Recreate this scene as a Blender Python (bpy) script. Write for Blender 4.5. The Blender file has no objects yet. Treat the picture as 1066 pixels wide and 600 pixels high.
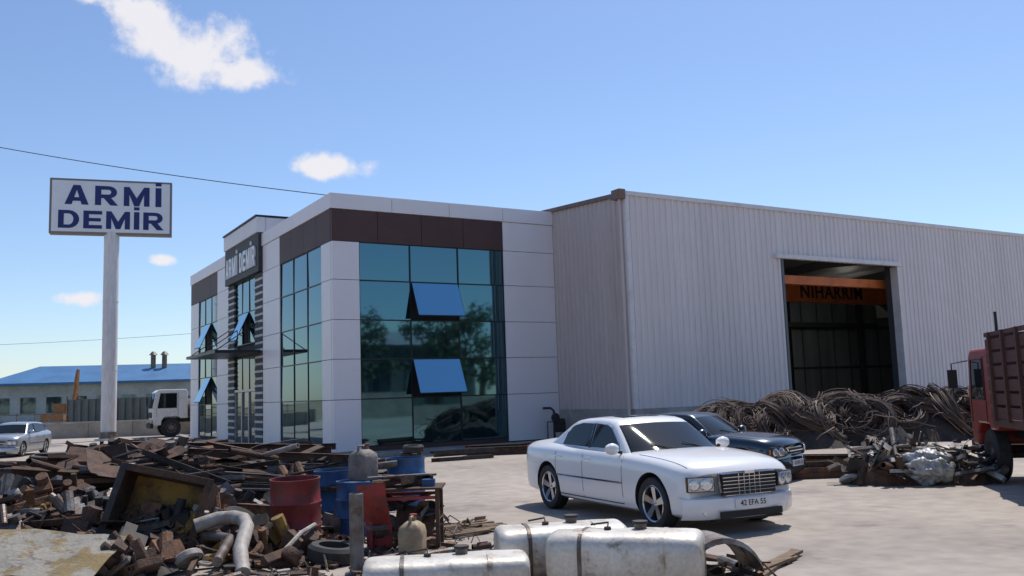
import bpy, bmesh, math, random
from mathutils import Vector, Matrix, noise
R=random.Random(11)
S=bpy.context.scene
rad=math.radians
# ------------------------------------------------------------------ yard frame
HX,HY=math.sin(rad(31.2)),math.cos(rad(31.2))
def yd(d,l,z=0.0):
    return Vector((HX*d+HY*l, HY*d-HX*l, z))
# ------------------------------------------------------------------ materials
def nd(nt,t,**k):
    n=nt.nodes.new(t)
    for a,b in k.items(): setattr(n,a,b)
    return n
def mat(name,c,r=.6,m=0.,c2=None,s=2.,thr=(.4,.62),b=0.,bs=25.,st=(1,1,1),coat=0.,em=None,ems=0,c3=None,s3=12.,thr3=(.5,.7),spec=.5,fine=.12):
    M=bpy.data.materials.new(name); M.use_nodes=True; nt=M.node_tree; L=nt.links
    P=nt.nodes['Principled BSDF']
    P.inputs['Base Color'].default_value=(*c,1); P.inputs['Roughness'].default_value=r; P.inputs['Metallic'].default_value=m
    P.inputs['Coat Weight'].default_value=coat; P.inputs['Specular IOR Level'].default_value=spec
    P.inputs['Coat Roughness'].default_value=.05
    if em: P.inputs['Emission Color'].default_value=(*em,1); P.inputs['Emission Strength'].default_value=ems
    if not(c2 or c3 or b): return M
    tc=nd(nt,'ShaderNodeTexCoord'); mp=nd(nt,'ShaderNodeMapping'); mp.inputs['Scale'].default_value=st
    L.new(tc.outputs['Object'],mp.inputs['Vector'])
    out=None
    def layer(prev,col,scale,th):
        n=nd(nt,'ShaderNodeTexNoise'); n.inputs['Scale'].default_value=scale; n.inputs['Detail'].default_value=4.5; n.inputs['Roughness'].default_value=.65
        L.new(mp.outputs[0],n.inputs['Vector'])
        rp=nd(nt,'ShaderNodeMapRange'); rp.inputs[1].default_value=th[0]; rp.inputs[2].default_value=th[1]
        L.new(n.outputs[0],rp.inputs[0])
        mx=nd(nt,'ShaderNodeMix',data_type='RGBA')
        L.new(rp.outputs[0],mx.inputs[0])
        if prev is None: mx.inputs[6].default_value=(*c,1)
        else: L.new(prev,mx.inputs[6])
        mx.inputs[7].default_value=(*col,1)
        return mx.outputs[2]
    if c2: out=layer(None,c2,s,thr)
    if c3: out=layer(out,c3,s3,thr3)
    if fine and c2:
        n=nd(nt,'ShaderNodeTexNoise'); n.inputs['Scale'].default_value=s*14; n.inputs['Detail'].default_value=2
        L.new(mp.outputs[0],n.inputs['Vector'])
        rp=nd(nt,'ShaderNodeMapRange'); rp.inputs[3].default_value=1-fine*2; rp.inputs[4].default_value=1+fine*2
        L.new(n.outputs[0],rp.inputs[0])
        mx=nd(nt,'ShaderNodeVectorMath',operation='SCALE'); L.new(out,mx.inputs[0]); L.new(rp.outputs[0],mx.inputs['Scale']); out=mx.outputs[0]
    if out is not None: L.new(out,P.inputs['Base Color'])
    if b:
        n=nd(nt,'ShaderNodeTexNoise'); n.inputs['Scale'].default_value=bs; n.inputs['Detail'].default_value=3
        L.new(mp.outputs[0],n.inputs['Vector'])
        bp=nd(nt,'ShaderNodeBump'); bp.inputs['Strength'].default_value=b; bp.inputs['Distance'].default_value=.03
        L.new(n.outputs[0],bp.inputs['Height']); L.new(bp.outputs[0],P.inputs['Normal'])
    return M
yardM=mat('yard_concrete',(.37,.318,.272),.92,c2=(.28,.24,.205),s=.22,thr=(.4,.65),b=.35,bs=9,c3=(.17,.148,.13),s3=.9,thr3=(.58,.76),fine=.16)
earthM=mat('dry_earth',(.26,.21,.15),.95,c2=(.16,.17,.08),s=.05)
apronM=mat('apron_concrete',(.36,.33,.3),.9,c2=(.25,.23,.21),s=1.5,b=.2,bs=20)
acm=mat('white_panel',(.84,.79,.80),.38,c2=(.79,.74,.75),s=.5,thr=(.3,.7),fine=0,c3=(.62,.57,.55),s3=.9,thr3=(.66,.85),st=(1,1,.35))
brownM=mat('brown_panel',(.085,.045,.042),.5,c2=(.10,.055,.05),s=.6,fine=.03,spec=.25)
coreM=mat('dark_backing',(.03,.03,.032),.7)
alu=mat('dark_mullion',(.025,.028,.03),.4,.5)
aluL=mat('aluminium',(.45,.46,.47),.4,.8)
def glassmat(name,col,metal=.9,rough=.03,bump=.02,bs=.8):
    return mat(name,col,rough,metal,b=bump,bs=bs)
glassM=glassmat('tinted_glass',(.105,.215,.255),metal=.95,bump=.05,bs=.5)
glassO=glassmat('tinted_glass_open_sky_bright',(.22,.46,.60),bump=.03,bs=.5)  # same tinted glass, brighter sky reflection put into the colour of open panes
glassD=glassmat('window_glass_dark',(.08,.12,.14),.75)
voidM=mat('dark_interior',(.012,.014,.016),.8)
stoneD=mat('slate_strip',(.04,.04,.045),.7,c2=(.07,.07,.07),s=6)
fasciaD=mat('sign_fascia',(.035,.032,.036),.55,c2=(.045,.042,.045),s=3)
stoneW=mat('white_strip',(.6,.6,.6),.6,c2=(.5,.5,.5),s=6)
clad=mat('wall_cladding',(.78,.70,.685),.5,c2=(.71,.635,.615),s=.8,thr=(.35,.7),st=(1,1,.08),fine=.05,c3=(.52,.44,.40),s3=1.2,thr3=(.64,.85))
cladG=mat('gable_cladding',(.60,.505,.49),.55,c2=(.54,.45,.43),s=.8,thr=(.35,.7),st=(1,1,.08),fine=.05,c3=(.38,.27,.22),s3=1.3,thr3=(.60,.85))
trimW=mat('white_trim',(.75,.70,.69),.45,c2=(.58,.53,.49),s=2,thr=(.5,.8))
rustyTrim=mat('rusty_gutter',(.20,.17,.17),.7,c2=(.24,.11,.06),s=4)
plinth=mat('plinth_concrete',(.42,.39,.36),.9,c2=(.3,.28,.26),s=1.2)
roofM=mat('roof_sheet',(.4,.4,.42),.5,.3,c2=(.3,.3,.31),s=.5)
inW=mat('inner_wall',(.36,.42,.50),.7,c2=(.24,.28,.34),s=.5,thr=(.4,.6),st=(1,1,.1),fine=0)
steelG=mat('steel_column',(.12,.13,.14),.5,.4)
craneM=mat('crane_orange',(.75,.20,.05),.5,c2=(.55,.14,.04),s=2)
lampM=mat('tube_light',(.9,.9,.8),.4,em=(1,.95,.8),ems=12)
blackM=mat('black_rubber',(.018,.018,.019),.75,c2=(.035,.032,.03),s=8)
chrome=mat('chrome',(.75,.75,.77),.12,1.)
rimM=mat('alloy',(.55,.55,.57),.22,.95)
paintW=mat('white_paint',(.84,.83,.82),.28,coat=.7)
paintD=mat('petrol_blue_paint',(.006,.022,.042),.25,.2,coat=1.)
paintS=mat('silver_paint',(.45,.47,.5),.3,.6,coat=.6)
seam=mat('seam',(.02,.02,.02),.7)
carGl=mat('car_glass',(.008,.011,.012),.03,0.,spec=.45)
lensM=mat('lamp_lens',(.75,.77,.8),.08,.7)
housM=mat('lamp_housing',(.42,.44,.46),.12,.85)
amber=mat('amber_lens',(.7,.2,.02),.2)
redL=mat('red_lens',(.4,.01,.01),.2)
plate=mat('number_plate',(.75,.75,.75),.4)
ink=mat('black_ink',(.02,.02,.02),.6)
rustA=mat('rust_dark',(.05,.032,.024),.85,c2=(.11,.055,.03),s=5,b=.4,bs=40)
rustB=mat('rust_brown',(.12,.062,.036),.85,c2=(.05,.035,.03),s=6,b=.4,bs=40)
rustC=mat('rust_orange',(.22,.11,.055),.85,c2=(.09,.05,.035),s=5,b=.4,bs=40)
greyS=mat('worn_steel',(.20,.19,.18),.5,.5,c2=(.12,.08,.06),s=5,b=.2,bs=40)
paleS=mat('pale_scrap',(.38,.36,.33),.6,c2=(.24,.19,.15),s=4,b=.2,bs=30)
blkS=mat('sooty_steel',(.02,.019,.019),.7,c2=(.05,.04,.035),s=5)
blueP=mat('blue_drum_paint',(.028,.115,.28),.5,c2=(.02,.07,.17),s=4,c3=(.13,.08,.055),s3=5,thr3=(.58,.70),b=.15)
redP=mat('red_drum_paint',(.24,.022,.022),.5,c2=(.15,.02,.018),s=4,c3=(.08,.04,.028),s3=5,thr3=(.52,.66),b=.15)
redO=mat('red_oxide',(.36,.04,.035),.6,c2=(.20,.04,.03),s=4,c3=(.1,.05,.04),s3=8,thr3=(.56,.7))
beige=mat('beige_plastic',(.40,.30,.18),.6,c2=(.28,.20,.12),s=5,c3=(.12,.09,.06),s3=7,thr3=(.55,.72),b=.15)
yellowP=mat('old_yellow',(.38,.22,.045),.7,c2=(.14,.08,.035),s=3,thr=(.42,.6),b=.2)
tankM=mat('tank_metal',(.66,.62,.55),.42,.2,c2=(.50,.44,.36),s=2.2,thr=(.4,.65),c3=(.20,.12,.07),s3=4.5,thr3=(.58,.75),b=.15,bs=12)
wood=mat('old_wood',(.22,.15,.09),.9,c2=(.13,.09,.06),s=4,st=(1,6,6),b=.3)
slabM=mat('peeling_board',(.25,.23,.195),.9,c2=(.20,.145,.065),s=2.2,thr=(.5,.56),c3=(.12,.105,.09),s3=6,thr3=(.55,.66),b=.4)
plast=mat('plastic_sheeting',(.46,.46,.45),.4,c2=(.22,.22,.21),s=4,b=.5,bs=12)
wireM=mat('rusty_wire',(.10,.064,.048),.75,.1)
wireL=mat('rusty_wire_light',(.16,.115,.09),.7,.1)
wireB=mat('rusty_wire_brown',(.08,.045,.032),.8)
wireD=mat('wire_filler_core',(.035,.026,.022),.9,c2=(.06,.042,.034),s=9)  # dark rust filler that makes the coils and heap opaque
signW=mat('sign_white',(.84,.83,.85),.35,c2=(.79,.78,.80),s=.6,fine=0)
signBl=mat('sign_blue',(.006,.014,.13),.4)
poleM=mat('pole_paint',(.74,.70,.69),.5,c2=(.64,.60,.57),s=.6,st=(1,1,.2))
frameBr=mat('sign_frame',(.22,.19,.18),.5)
blueRoof=mat('blue_roof',(.05,.17,.34),.5,c2=(.04,.13,.28),s=.3)
paleWall=mat('pale_wall',(.42,.44,.44),.8,c2=(.32,.34,.34),s=.3)
tanWall=mat('tan_wall',(.38,.33,.27),.9,c2=(.28,.25,.21),s=.8)
fenceM=mat('fence_sheet',(.10,.13,.13),.6,c2=(.15,.15,.14),s=.8)
barkM=mat('bark',(.09,.065,.045),.9)
leafM=mat('foliage',(.04,.065,.026),.7,c2=(.07,.10,.04),s=.8,thr=(.35,.65),fine=0)
cableM=mat('cable',(.02,.02,.02),.6)
truckRed=mat('truck_red',(.33,.035,.025),.45,c2=(.22,.03,.02),s=2,c3=(.12,.06,.04),s3=5,thr3=(.6,.75),coat=.3)
slatM=mat('truck_slats',(.10,.035,.025),.7,c2=(.06,.03,.025),s=4,st=(1,1,4),b=.2)
truckW=mat('truck_white',(.68,.68,.66),.45,c2=(.5,.48,.44),s=2,thr=(.5,.8))
excO=mat('excavator_orange',(.36,.15,.045),.6,c2=(.22,.11,.05),s=3)
# ------------------------------------------------------------------ mesh builder
class MB:
    def __init__(s): s.v=[];s.f=[];s.m=[];s.s=[];s.mats=[]
    def mi(s,M):
        if M not in s.mats: s.mats.append(M)
        return s.mats.index(M)
    def add(s,vs,fs,M,sm=False,T=None):
        o=len(s.v)
        for v in vs:
            v=Vector(v)
            if T is not None: v=T@v
            s.v.append(tuple(v))
        k=s.mi(M)
        for f in fs: s.f.append(tuple(i+o for i in f)); s.m.append(k); s.s.append(sm)
    def box(s,c,sz,M,T=None,sm=False):
        x,y,z=[a/2 for a in sz]
        vs=[(c[0]+i*x,c[1]+j*y,c[2]+k*z) for i in(-1,1) for j in(-1,1) for k in(-1,1)]
        s.add(vs,[(0,1,3,2),(4,6,7,5),(0,4,5,1),(2,3,7,6),(0,2,6,4),(1,5,7,3)],M,sm,T)
    def bb(s,a,b,M,T=None):
        s.box([(a[i]+b[i])/2 for i in range(3)],[abs(b[i]-a[i]) for i in range(3)],M,T)
    def cyl(s,p0,p1,r,M,r2=None,n=14,caps=True,T=None,sm=True):
        p0=Vector(p0);p1=Vector(p1);d=(p1-p0).normalized()
        a=d.orthogonal().normalized();b=d.cross(a); r2=r if r2 is None else r2
        vs=[]
        for p,q in((p0,r),(p1,r2)):
            for i in range(n):
                t=2*math.pi*i/n; vs.append(p+a*(q*math.cos(t))+b*(q*math.sin(t)))
        s.add(vs,[(i,(i+1)%n,n+(i+1)%n,n+i) for i in range(n)],M,sm,T)
        if caps: s.add(vs,[tuple(range(n))[::-1],tuple(range(n,2*n))],M,False,T)
    def tube(s,pts,r,M,n=8,closed=False,T=None,caps=True):
        pts=[Vector(p) for p in pts]; N=len(pts); vs=[]; a=None
        for i,p in enumerate(pts):
            if closed: d=pts[(i+1)%N]-pts[i-1]
            else: d=pts[min(i+1,N-1)]-pts[max(i-1,0)]
            d=d.normalized()
            if a is None: a=d.orthogonal().normalized()
            a=(a-d*a.dot(d)).normalized(); b=d.cross(a)
            rr=r[i] if isinstance(r,(list,tuple)) else r
            for k in range(n):
                t=2*math.pi*k/n; vs.append(p+a*(rr*math.cos(t))+b*(rr*math.sin(t)))
        fs=[]
        for i in range(N if closed else N-1):
            j=(i+1)%N
            for k in range(n): fs.append((i*n+k,i*n+(k+1)%n,j*n+(k+1)%n,j*n+k))
        if not closed and caps: fs+= [tuple(range(n))[::-1],tuple(range((N-1)*n,N*n))]
        s.add(vs,fs,M,True,T)
    def lathe(s,prof,c,ax,M,n=28,T=None,closed=False):
        c=Vector(c);ax=Vector(ax).normalized();a=ax.orthogonal().normalized();b=ax.cross(a);vs=[]
        for r,h in prof:
            r=max(r,.0005)
            for i in range(n):
                t=2*math.pi*i/n; vs.append(c+ax*h+a*(r*math.cos(t))+b*(r*math.sin(t)))
        m=len(prof);fs=[]
        for j in range(m if closed else m-1):
            q=(j+1)%m
            for i in range(n): fs.append((j*n+i,j*n+(i+1)%n,q*n+(i+1)%n,q*n+i))
        s.add(vs,fs,M,True,T)
    def prism(s,poly,y0,y1,M,T=None):
        n=len(poly); vs=[(x,y0,z) for x,z in poly]+[(x,y1,z) for x,z in poly]
        s.add(vs,[tuple(range(n)),tuple(range(n,2*n))[::-1]]+[(i,n+i,n+(i+1)%n,(i+1)%n) for i in range(n)],M,False,T)
    def obj(s,name,parent=None,loc=None,rotz=0,bevel=0,origin=None,sharp=35,fixn=False):
        me=bpy.data.meshes.new(name)
        vs=s.v
        if origin is not None: vs=[tuple(Vector(v)-Vector(origin)) for v in vs]
        me.from_pydata(vs,[],s.f)
        for M in s.mats: me.materials.append(M)
        me.polygons.foreach_set('material_index',s.m); me.polygons.foreach_set('use_smooth',s.s)
        me.update()
        if any(s.s) or fixn: sharpen(me,sharp,fixn)
        o=bpy.data.objects.new(name,me); S.collection.objects.link(o)
        if origin is not None: o.location=origin
        if loc is not None: o.location=loc
        o.rotation_euler[2]=rotz
        if parent: o.parent=parent
        if bevel:
            b=o.modifiers.new('bevel','BEVEL'); b.width=bevel; b.segments=2; b.limit_method='ANGLE'; b.angle_limit=rad(40)
        return o
def sharpen(me,ang,fixn=False):
    bm=bmesh.new(); bm.from_mesh(me)
    if fixn: bmesh.ops.recalc_face_normals(bm,faces=bm.faces)
    for e in bm.edges:
        if len(e.link_faces)==2:
            e.smooth = e.calc_face_angle(0)<rad(ang)
    bm.to_mesh(me); bm.free()
def empty(name,loc=(0,0,0),rotz=0):
    o=bpy.data.objects.new(name,None); S.collection.objects.link(o); o.location=loc; o.rotation_euler[2]=rotz; o.empty_display_size=.3; return o
def text(name,body,size,M,parent=None,mw=None,ext=.03,off=.0,sp=1.0):
    c=bpy.data.curves.new(name,'FONT'); c.body=body; c.size=size; c.extrude=ext; c.offset=off; c.align_x='CENTER'; c.align_y='CENTER'; c.space_character=sp
    c.materials.append(M); o=bpy.data.objects.new(name,c); S.collection.objects.link(o)
    if parent: o.parent=parent
    if mw is not None: o.matrix_local=mw
    return o
def basis(o,x,y,z):
    m=Matrix.Identity(4)
    for i,a in enumerate((x,y,z)):
        a=Vector(a)
        for j in range(3): m[j][i]=a[j]
    for j in range(3): m[j][3]=o[j]
    return m
# bold block letters (cut-out sign lettering)
def arc(cx,cy,rx,ry,ix,iy,n=9):
    out=[]
    for k in range(n):
        a=-math.pi/2+math.pi*k/n;b=-math.pi/2+math.pi*(k+1)/n
        out.append([(cx+rx*math.cos(a),cy+ry*math.sin(a)),(cx+rx*math.cos(b),cy+ry*math.sin(b)),(cx+ix*math.cos(b),cy+iy*math.sin(b)),(cx+ix*math.cos(a),cy+iy*math.sin(a))])
    return out
def rc(a,b,c,d): return [(a,b),(c,b),(c,d),(a,d)]
ST=.27
GLY={'A':(1.05,[[(0,0),(.31,0),(.525,.76),(.525,1),(.37,1)],[(.74,0),(1.05,0),(.68,1),(.525,1),(.525,.76)],[(.27,.18),(.78,.18),(.72,.37),(.33,.37)]]),
'R':(1,[rc(0,0,ST,1),rc(ST,.81,.6,1),rc(ST,.37,.6,.56),[(.38,.37),(.70,.40),(1.02,0),(.68,0)]]+arc(.6,.685,.37,.315,.11,.125)),
'M':(1.16,[rc(0,0,.25,1),rc(.91,0,1.16,1),[(.25,1),(.58,.42),(.58,0),(.47,0),(.25,.60)],[(.91,1),(.58,.42),(.58,0),(.69,0),(.91,.60)]]),
'İ':(ST,[rc(0,0,ST,1),rc(0,1.1,ST,1.28)]),
'D':(1,[rc(0,0,ST,1),rc(ST,.81,.5,1),rc(ST,0,.5,.19)]+arc(.5,.5,.5,.5,.22,.31)),
'E':(.9,[rc(0,0,ST,1),rc(ST,.80,.9,1),rc(ST,.405,.84,.595),rc(ST,0,.9,.20)]),' ':(.45,[])}
def letters(name,body,h,w,gap,T,parent,M,dep=.05):
    m=MB(); tot=sum(GLY[c][0]*w for c in body)+gap*(len(body)-1); x=-tot/2;k=0
    for c in body:
        for poly in GLY[c][1]:
            k+=1; z0=dep+.0007*(k%5)
            p=[(x+a*w,b*h) for a,b in poly]; n=len(p)
            vs=[(a,b,z0) for a,b in p]+[(a,b,0) for a,b in p]
            m.add(vs,[tuple(range(n)),tuple(range(n,2*n))[::-1]]+[(i,n+i,n+(i+1)%n,(i+1)%n) for i in range(n)],M)
        x+=GLY[c][0]*w+gap
    o=m.obj(name,parent,fixn=True); o.matrix_local=T; return o
# ------------------------------------------------------------------ ground
g=MB(); g.add([(-900,-900,0),(900,-900,0),(900,900,0),(-900,900,0)],[(0,1,2,3)],earthM); g.obj('ground')
g=MB(); g.add([(-40,-22,.004),(80,-22,.004),(80,24.6,.004),(19.6,24.6,.004),(19.6,75,.004),(-40,75,.004)],[(0,1,2,3,4,5)],yardM); g.obj('yard_pavement')
# ------------------------------------------------------------------ office
X0,X1,Y0,Y1=10.6,19.7,29.3,51.8
off=empty('office_building')
rows=[.16,1.9,3.27,4.62,6.0,7.33]
core=MB(); core.bb((X0+.14,Y0+.14,0),(X1,Y1-.02,8.4),coreM); core.obj('core',off)
pan=MB(); gl=MB(); mu=MB(); br=MB(); vo=MB()
def fm(front):   # local (u, out, z) -> world
    if front: return basis((X0,Y0,0),(1,0,0),(0,-1,0),(0,0,1))
    return basis((X0,Y0,0),(0,1,0),(-1,0,0),(0,0,1))
def pcol(T,u0,u1,zs,M=acm,mb=None,o1=0.,nb=1):
    mb=mb or pan
    for a,b in zip(zs[:-1],zs[1:]):
        for i in range(nb):
            ua=u0+(u1-u0)*i/nb; ub=u0+(u1-u0)*(i+1)/nb
            mb.bb((ua+.009,-.13,a+.009),(ub-.009,o1,b-.009),M,T)
def glz(T,u0,u1,nc,zs,opens=(),o=-.07,Mg=None):
    Mg=Mg or glassM
    for j,(a,b) in enumerate(zip(zs[:-1],zs[1:])):
        for i in range(nc):
            ua=u0+(u1-u0)*i/nc; ub=u0+(u1-u0)*(i+1)/nc
            if (i,j) in opens:
                vo.bb((ua+.03,o-.05,a+.03),(ub-.03,o-.03,b-.03),voidM,T)
                th=.42; h=b-a-.08
                A=T@Matrix.Translation((0,o+.05,b-.04))@Matrix.Rotation(th,4,'X')
                gl.bb((ua+.05,-.012,-h),(ub-.05,.012,0),glassO,A)
                for q in ((ua+.03,ua+.07),(ub-.07,ub-.03)): mu.bb((q[0],-.02,-h),(q[1],.0,0),alu,A)
                mu.bb((ua+.03,-.02,-h-.03),(ub-.03,.0,-h+.02),alu,A)
            else:
                A=T@Matrix.Translation(((ua+ub)/2,o,(a+b)/2))@Matrix.Rotation(R.uniform(-.009,.009),4,'X')@Matrix.Rotation(R.uniform(-.009,.009),4,'Z')
                gl.box((0,0,0),(ub-ua-.02,.02,b-a-.02),Mg,A)
    for j,a in enumerate(zs): mu.bb((u0,o-.04,a-.022),(u1,o+.03,a+.022),alu,T)
    for i in range(nc+1):
        ua=u0+(u1-u0)*i/nc
        mu.bb((ua-.022,o-.04,zs[0]),(ua+.022,o+.035,zs[-1]),alu,T)
T=fm(True)
full=rows+[8.45]
pcol(T,-.0,1.0,rows); pcol(T,6.8,9.1,full)
glz(T,1.0,6.8,3,[.30,1.9,3.27,4.62,6.0,7.33],opens=((1,3),(1,1)))
mu.bb((1.0,-.13,.12),(6.8,-.02,.28),brownM,T)
pcol(T,0,6.8,[7.33,8.45],brownM,br,.0,4)
pcol(T,-.05,9.1,[8.45,9.0],acm,pan,.05,4)
T=fm(False)
pcol(T,.14,1.1,rows); glz(T,1.1,6.0,3,[.30,1.9,3.27,4.62,6.0,7.33],opens=())
pcol(T,6.0,8.4,full); pcol(T,.13,6.0,[7.33,8.45],brownM,br,.0,4); pcol(T,-.0,8.4,[8.45,9.0],acm,pan,.05,4)
mu.bb((1.1,-.13,.12),(6.0,-.02,.28),brownM,T)
# centre bay
pcol(T,8.4,14.1,[9.05,9.72],acm,pan,.25,3); br.bb((8.4,-.14,9.725),(14.1,.3,9.80),alu,T)
br.bb((8.4,-.14,7.40),(14.1,.18,9.045),fasciaD,T)
pan.bb((8.4,-2.6,8.95),(14.1,-.145,9.70),acm,T); br.bb((8.4,-2.6,9.70),(14.1,-.145,9.80),alu,T)
z=.16; k=0
while z<7.3:
    for a,b in ((8.4,9.5),(13.0,14.1)):
        mu.bb((a,-.13,z),(b,.02+.02*(k%2),z+.095),stoneW if k%3==0 else stoneD,T)
    z+=.1;k+=1
glz(T,9.5,13.0,3,[4.5,5.9,7.38],opens=((1,0),))
glz(T,9.5,13.0,3,[.16,2.4,3.9],Mg=glassD)
for u in (9.55,10.65,11.8,12.95): mu.bb((u-.05,-.06,.16),(u+.05,0,2.45),aluL,T)
mu.bb((9.5,-.06,2.4),(13,.01,2.5),aluL,T)
mu.bb((8.6,.02,3.98),(14.2,1.9,4.10),alu,T)
for u in (8.9,11.3,13.8): mu.tube([T@Vector((u,.05,5.3)),T@Vector((u,1.8,4.1))],.02,alu)
# far wing
pcol(T,14.1,16.4,full); glz(T,16.4,20.6,3,[.30,1.9,3.27,4.62,6.0,7.33],opens=((1,3),(1,1)))
pcol(T,20.6,22.5,rows); pcol(T,16.4,22.5,[7.33,8.45],brownM,br,0,4); pcol(T,14.1,22.5,[8.45,9.0],acm,pan,.05,4)
pan.obj('panels',off,bevel=.006); gl.obj('glazing',off); mu.obj('mullions',off); br.obj('fascia',off); vo.obj('openings',off)
ap=MB(); ap.bb((X0-2.6,Y0-1.3,0),(X1-.05,Y0+.13,.13),apronM); ap.bb((X0-2.6,Y0+.135,0),(X0+.12,Y1+1,.13),apronM); ap.obj('kerbed_apron',off,bevel=.02)
letters('wall_lettering','ARMİ DEMİR',.88,.47,.12,basis((X0-.185,Y0+11.25,7.68),(0,-1,0),(0,0,1),(-1,0,0)),off,signW,.06)
# ------------------------------------------------------------------ warehouse
XW,YW,XE,YE=19.75,24.7,70.0,46.0; EZ=8.74; YR=35.35
wh=empty('warehouse_building')
def corr(mb,p0,p1,n,z0,z1,M,pitch=.28,dep=.045):
    p0=Vector(p0);p1=Vector(p1);n=Vector(n);L=(p1-p0).length;d=(p1-p0)/L
    prof=[(0,0),(.42,0),(.52,1),(.90,1)]
    pts=[];k=0
    while k*pitch<L:
        for a,o in prof:
            s=(k+a)*pitch
            if s<L-.002: pts.append((s,o*dep))
        k+=1
    pts.append((L,pts[-1][1]))
    vs=[]
    for s,o in pts:
        p=p0+d*s+n*o
        vs.append((p.x,p.y,z0)); vs.append((p.x,p.y,z1(p) if callable(z1) else z1))
    mb.add(vs,[(2*i,2*i+2,2*i+3,2*i+1) for i in range(len(pts)-1)],M)
c=MB()
D0,D1,DZ=27.4,34.45,6.82
corr(c,(XW,YW,0),(D0,YW,0),(0,-1,0),1.25,EZ,clad)
corr(c,(D0,YW,0),(D1,YW,0),(0,-1,0),DZ,EZ,clad)
corr(c,(D1,YW,0),(XE,YW,0),(0,-1,0),1.25,EZ,clad)
rz=lambda p: EZ+.06*(p.y-YW) if p.y<YR else EZ+.06*(YR-YW)-.06*(p.y-YR)
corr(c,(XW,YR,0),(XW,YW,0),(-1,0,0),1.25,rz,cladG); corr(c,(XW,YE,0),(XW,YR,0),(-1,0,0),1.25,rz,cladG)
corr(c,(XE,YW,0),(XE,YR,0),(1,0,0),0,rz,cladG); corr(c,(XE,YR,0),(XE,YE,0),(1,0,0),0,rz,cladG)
corr(c,(XE,YE,0),(XW,YE,0),(0,1,0),0,EZ,clad,.6)
c.obj('cladding',wh)
p=MB()
p.bb((XW-.03,YW-.06,0),(D0,YW+.2,1.249),plinth); p.bb((D1,YW-.06,0),(XE,YW+.2,1.249),plinth)
p.bb((XW-.06,YW+.21,0),(XW+.14,YE,1.248),plinth); p.obj('plinth',wh)
t=MB()
t.bb((XW-.08,YW-.10,EZ-.02),(XE,YW+.05,EZ+.13),trimW)
t.bb((XW-.07,YW-.075,1.25),(XW+.10,YW-.055,EZ-.03),trimW); t.bb((XW-.075,YW-.054,1.25),(XW-.06,YW+.1,EZ-.03),trimW)
t.bb((XW-.36,YW-.12,EZ-.16),(XW-.085,YW+.34,EZ+.18),rustyTrim)
t.cyl((XW-.2,YW+.10,EZ-.1),(XW-.2,YW+.10,.3),.055,cladG)
for a,b in ((YW+.36,YR),(YR,YE)):
    za=rz(Vector((0,a,0)));zb=rz(Vector((0,b,0)))
    t.add([(XW-.12,a,za-.03),(XW-.12,b,zb-.03),(XW-.12,b,zb+.12),(XW-.12,a,za+.12),(XW+.1,a,za-.03),(XW+.1,b,zb-.03),(XW+.1,b,zb+.12),(XW+.1,a,za+.12)],[(0,1,2,3)[::-1],(4,5,6,7),(3,2,6,7),(0,4,5,1)],rustyTrim)
t.bb((D0-.5,YW-.22,DZ+.0),(D1+.1,YW-.06,DZ+.17),trimW)
t.bb((D0-.1,YW-.07,0),(D0+.02,YW+.3,DZ),steelG); t.bb((D1-.02,YW-.07,0),(D1+.1,YW+.3,DZ),trimW)
t.obj('trim',wh)
rf=MB()
rf.add([(XW,YW,EZ+.02),(XE,YW,EZ+.02),(XE,YR,EZ+.66),(XW,YR,EZ+.66),(XE,YE,EZ+.02),(XW,YE,EZ+.02)],[(0,1,2,3),(3,2,4,5)],roofM)
rf.obj('roof',wh)
i=MB()
i.bb((XW+.02,YE-.2,0),(XE,YE-.06,EZ-.02),inW); i.bb((XW+.15,YW+.25,.0),(XW+.2,YE-.21,EZ),inW)
i.bb((XE-.25,YW+.2,0),(XE-.08,YE-.21,EZ),inW)
i.bb((XW+.21,YW+.0,0),(XE-.26,YE-.21,.03),plinth)
for x in (20.9,27.15,34.75,42.6,50.5,58.4,66):
    for y in (YW+.5,YE-.6): 
        i.bb((x-.13,y-.02,0.03),(x+.13,y+.02,8.6),steelG); i.bb((x-.15,y-.2,0.03),(x-.13,y+.2,8.6),steelG); i.bb((x+.13,y-.2,.03),(x+.15,y+.2,8.6),steelG)
    for ya,yb,za,zb in ((YW+.5,YR,7.9,8.55),(YR,YE-.3,8.55,7.9)):
        i.add([(x-.1,ya,za),(x+.1,ya,za),(x+.1,yb,zb),(x-.1,yb,zb),(x-.1,ya,za+.5),(x+.1,ya,za+.5),(x+.1,yb,zb+.5),(x-.1,yb,zb+.5)],[(0,1,2,3),(0,4,5,1),(0,3,7,4),(1,5,6,2)],steelG)
for k in range(28):
    xx=XW+2+k*1.7; i.bb((xx,YE-.26,.05),(xx+.06,YE-.21,EZ-.3),steelG)
i.bb((XW+.3,YE-.27,3.0),(XE-.3,YE-.205,3.15),steelG); i.bb((XW+.3,YE-.27,6.0),(XE-.3,YE-.205,6.15),steelG)
i.obj('interior',wh)
cr=MB(); cr.bb((XW+.5,31.0,6.0),(42.9,31.5,7.0),craneM); cr.bb((XW+.5,31.0,7.001),(42.9,31.5,7.1),steelG)
cr.bb((XW+.3,25.6,6.0),(60,25.9,6.35),craneM); cr.bb((XW+.3,YE-.9,6.0),(60,YE-.65,6.35),steelG); cr.bb((42.2,30.8,5.3),(43.1,31.7,5.99),steelG)
cr.obj('overhead_crane',wh)
text('crane_lettering','NIHARRIM',.95,blkS,wh,basis((37.9,30.985,6.48),(1,0,0),(0,0,1),(0,-1,0)),.008,.02,1.1)
lt=MB()
for a,y in ((37.6,33.2),(35.9,33.2),(46,34),(50,40)):  # front pair hangs behind the door; deeper pair added to lighten the interior
    lt.bb((a,y,7.40),(a+1.4,y+.18,7.50),lampM)
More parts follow.
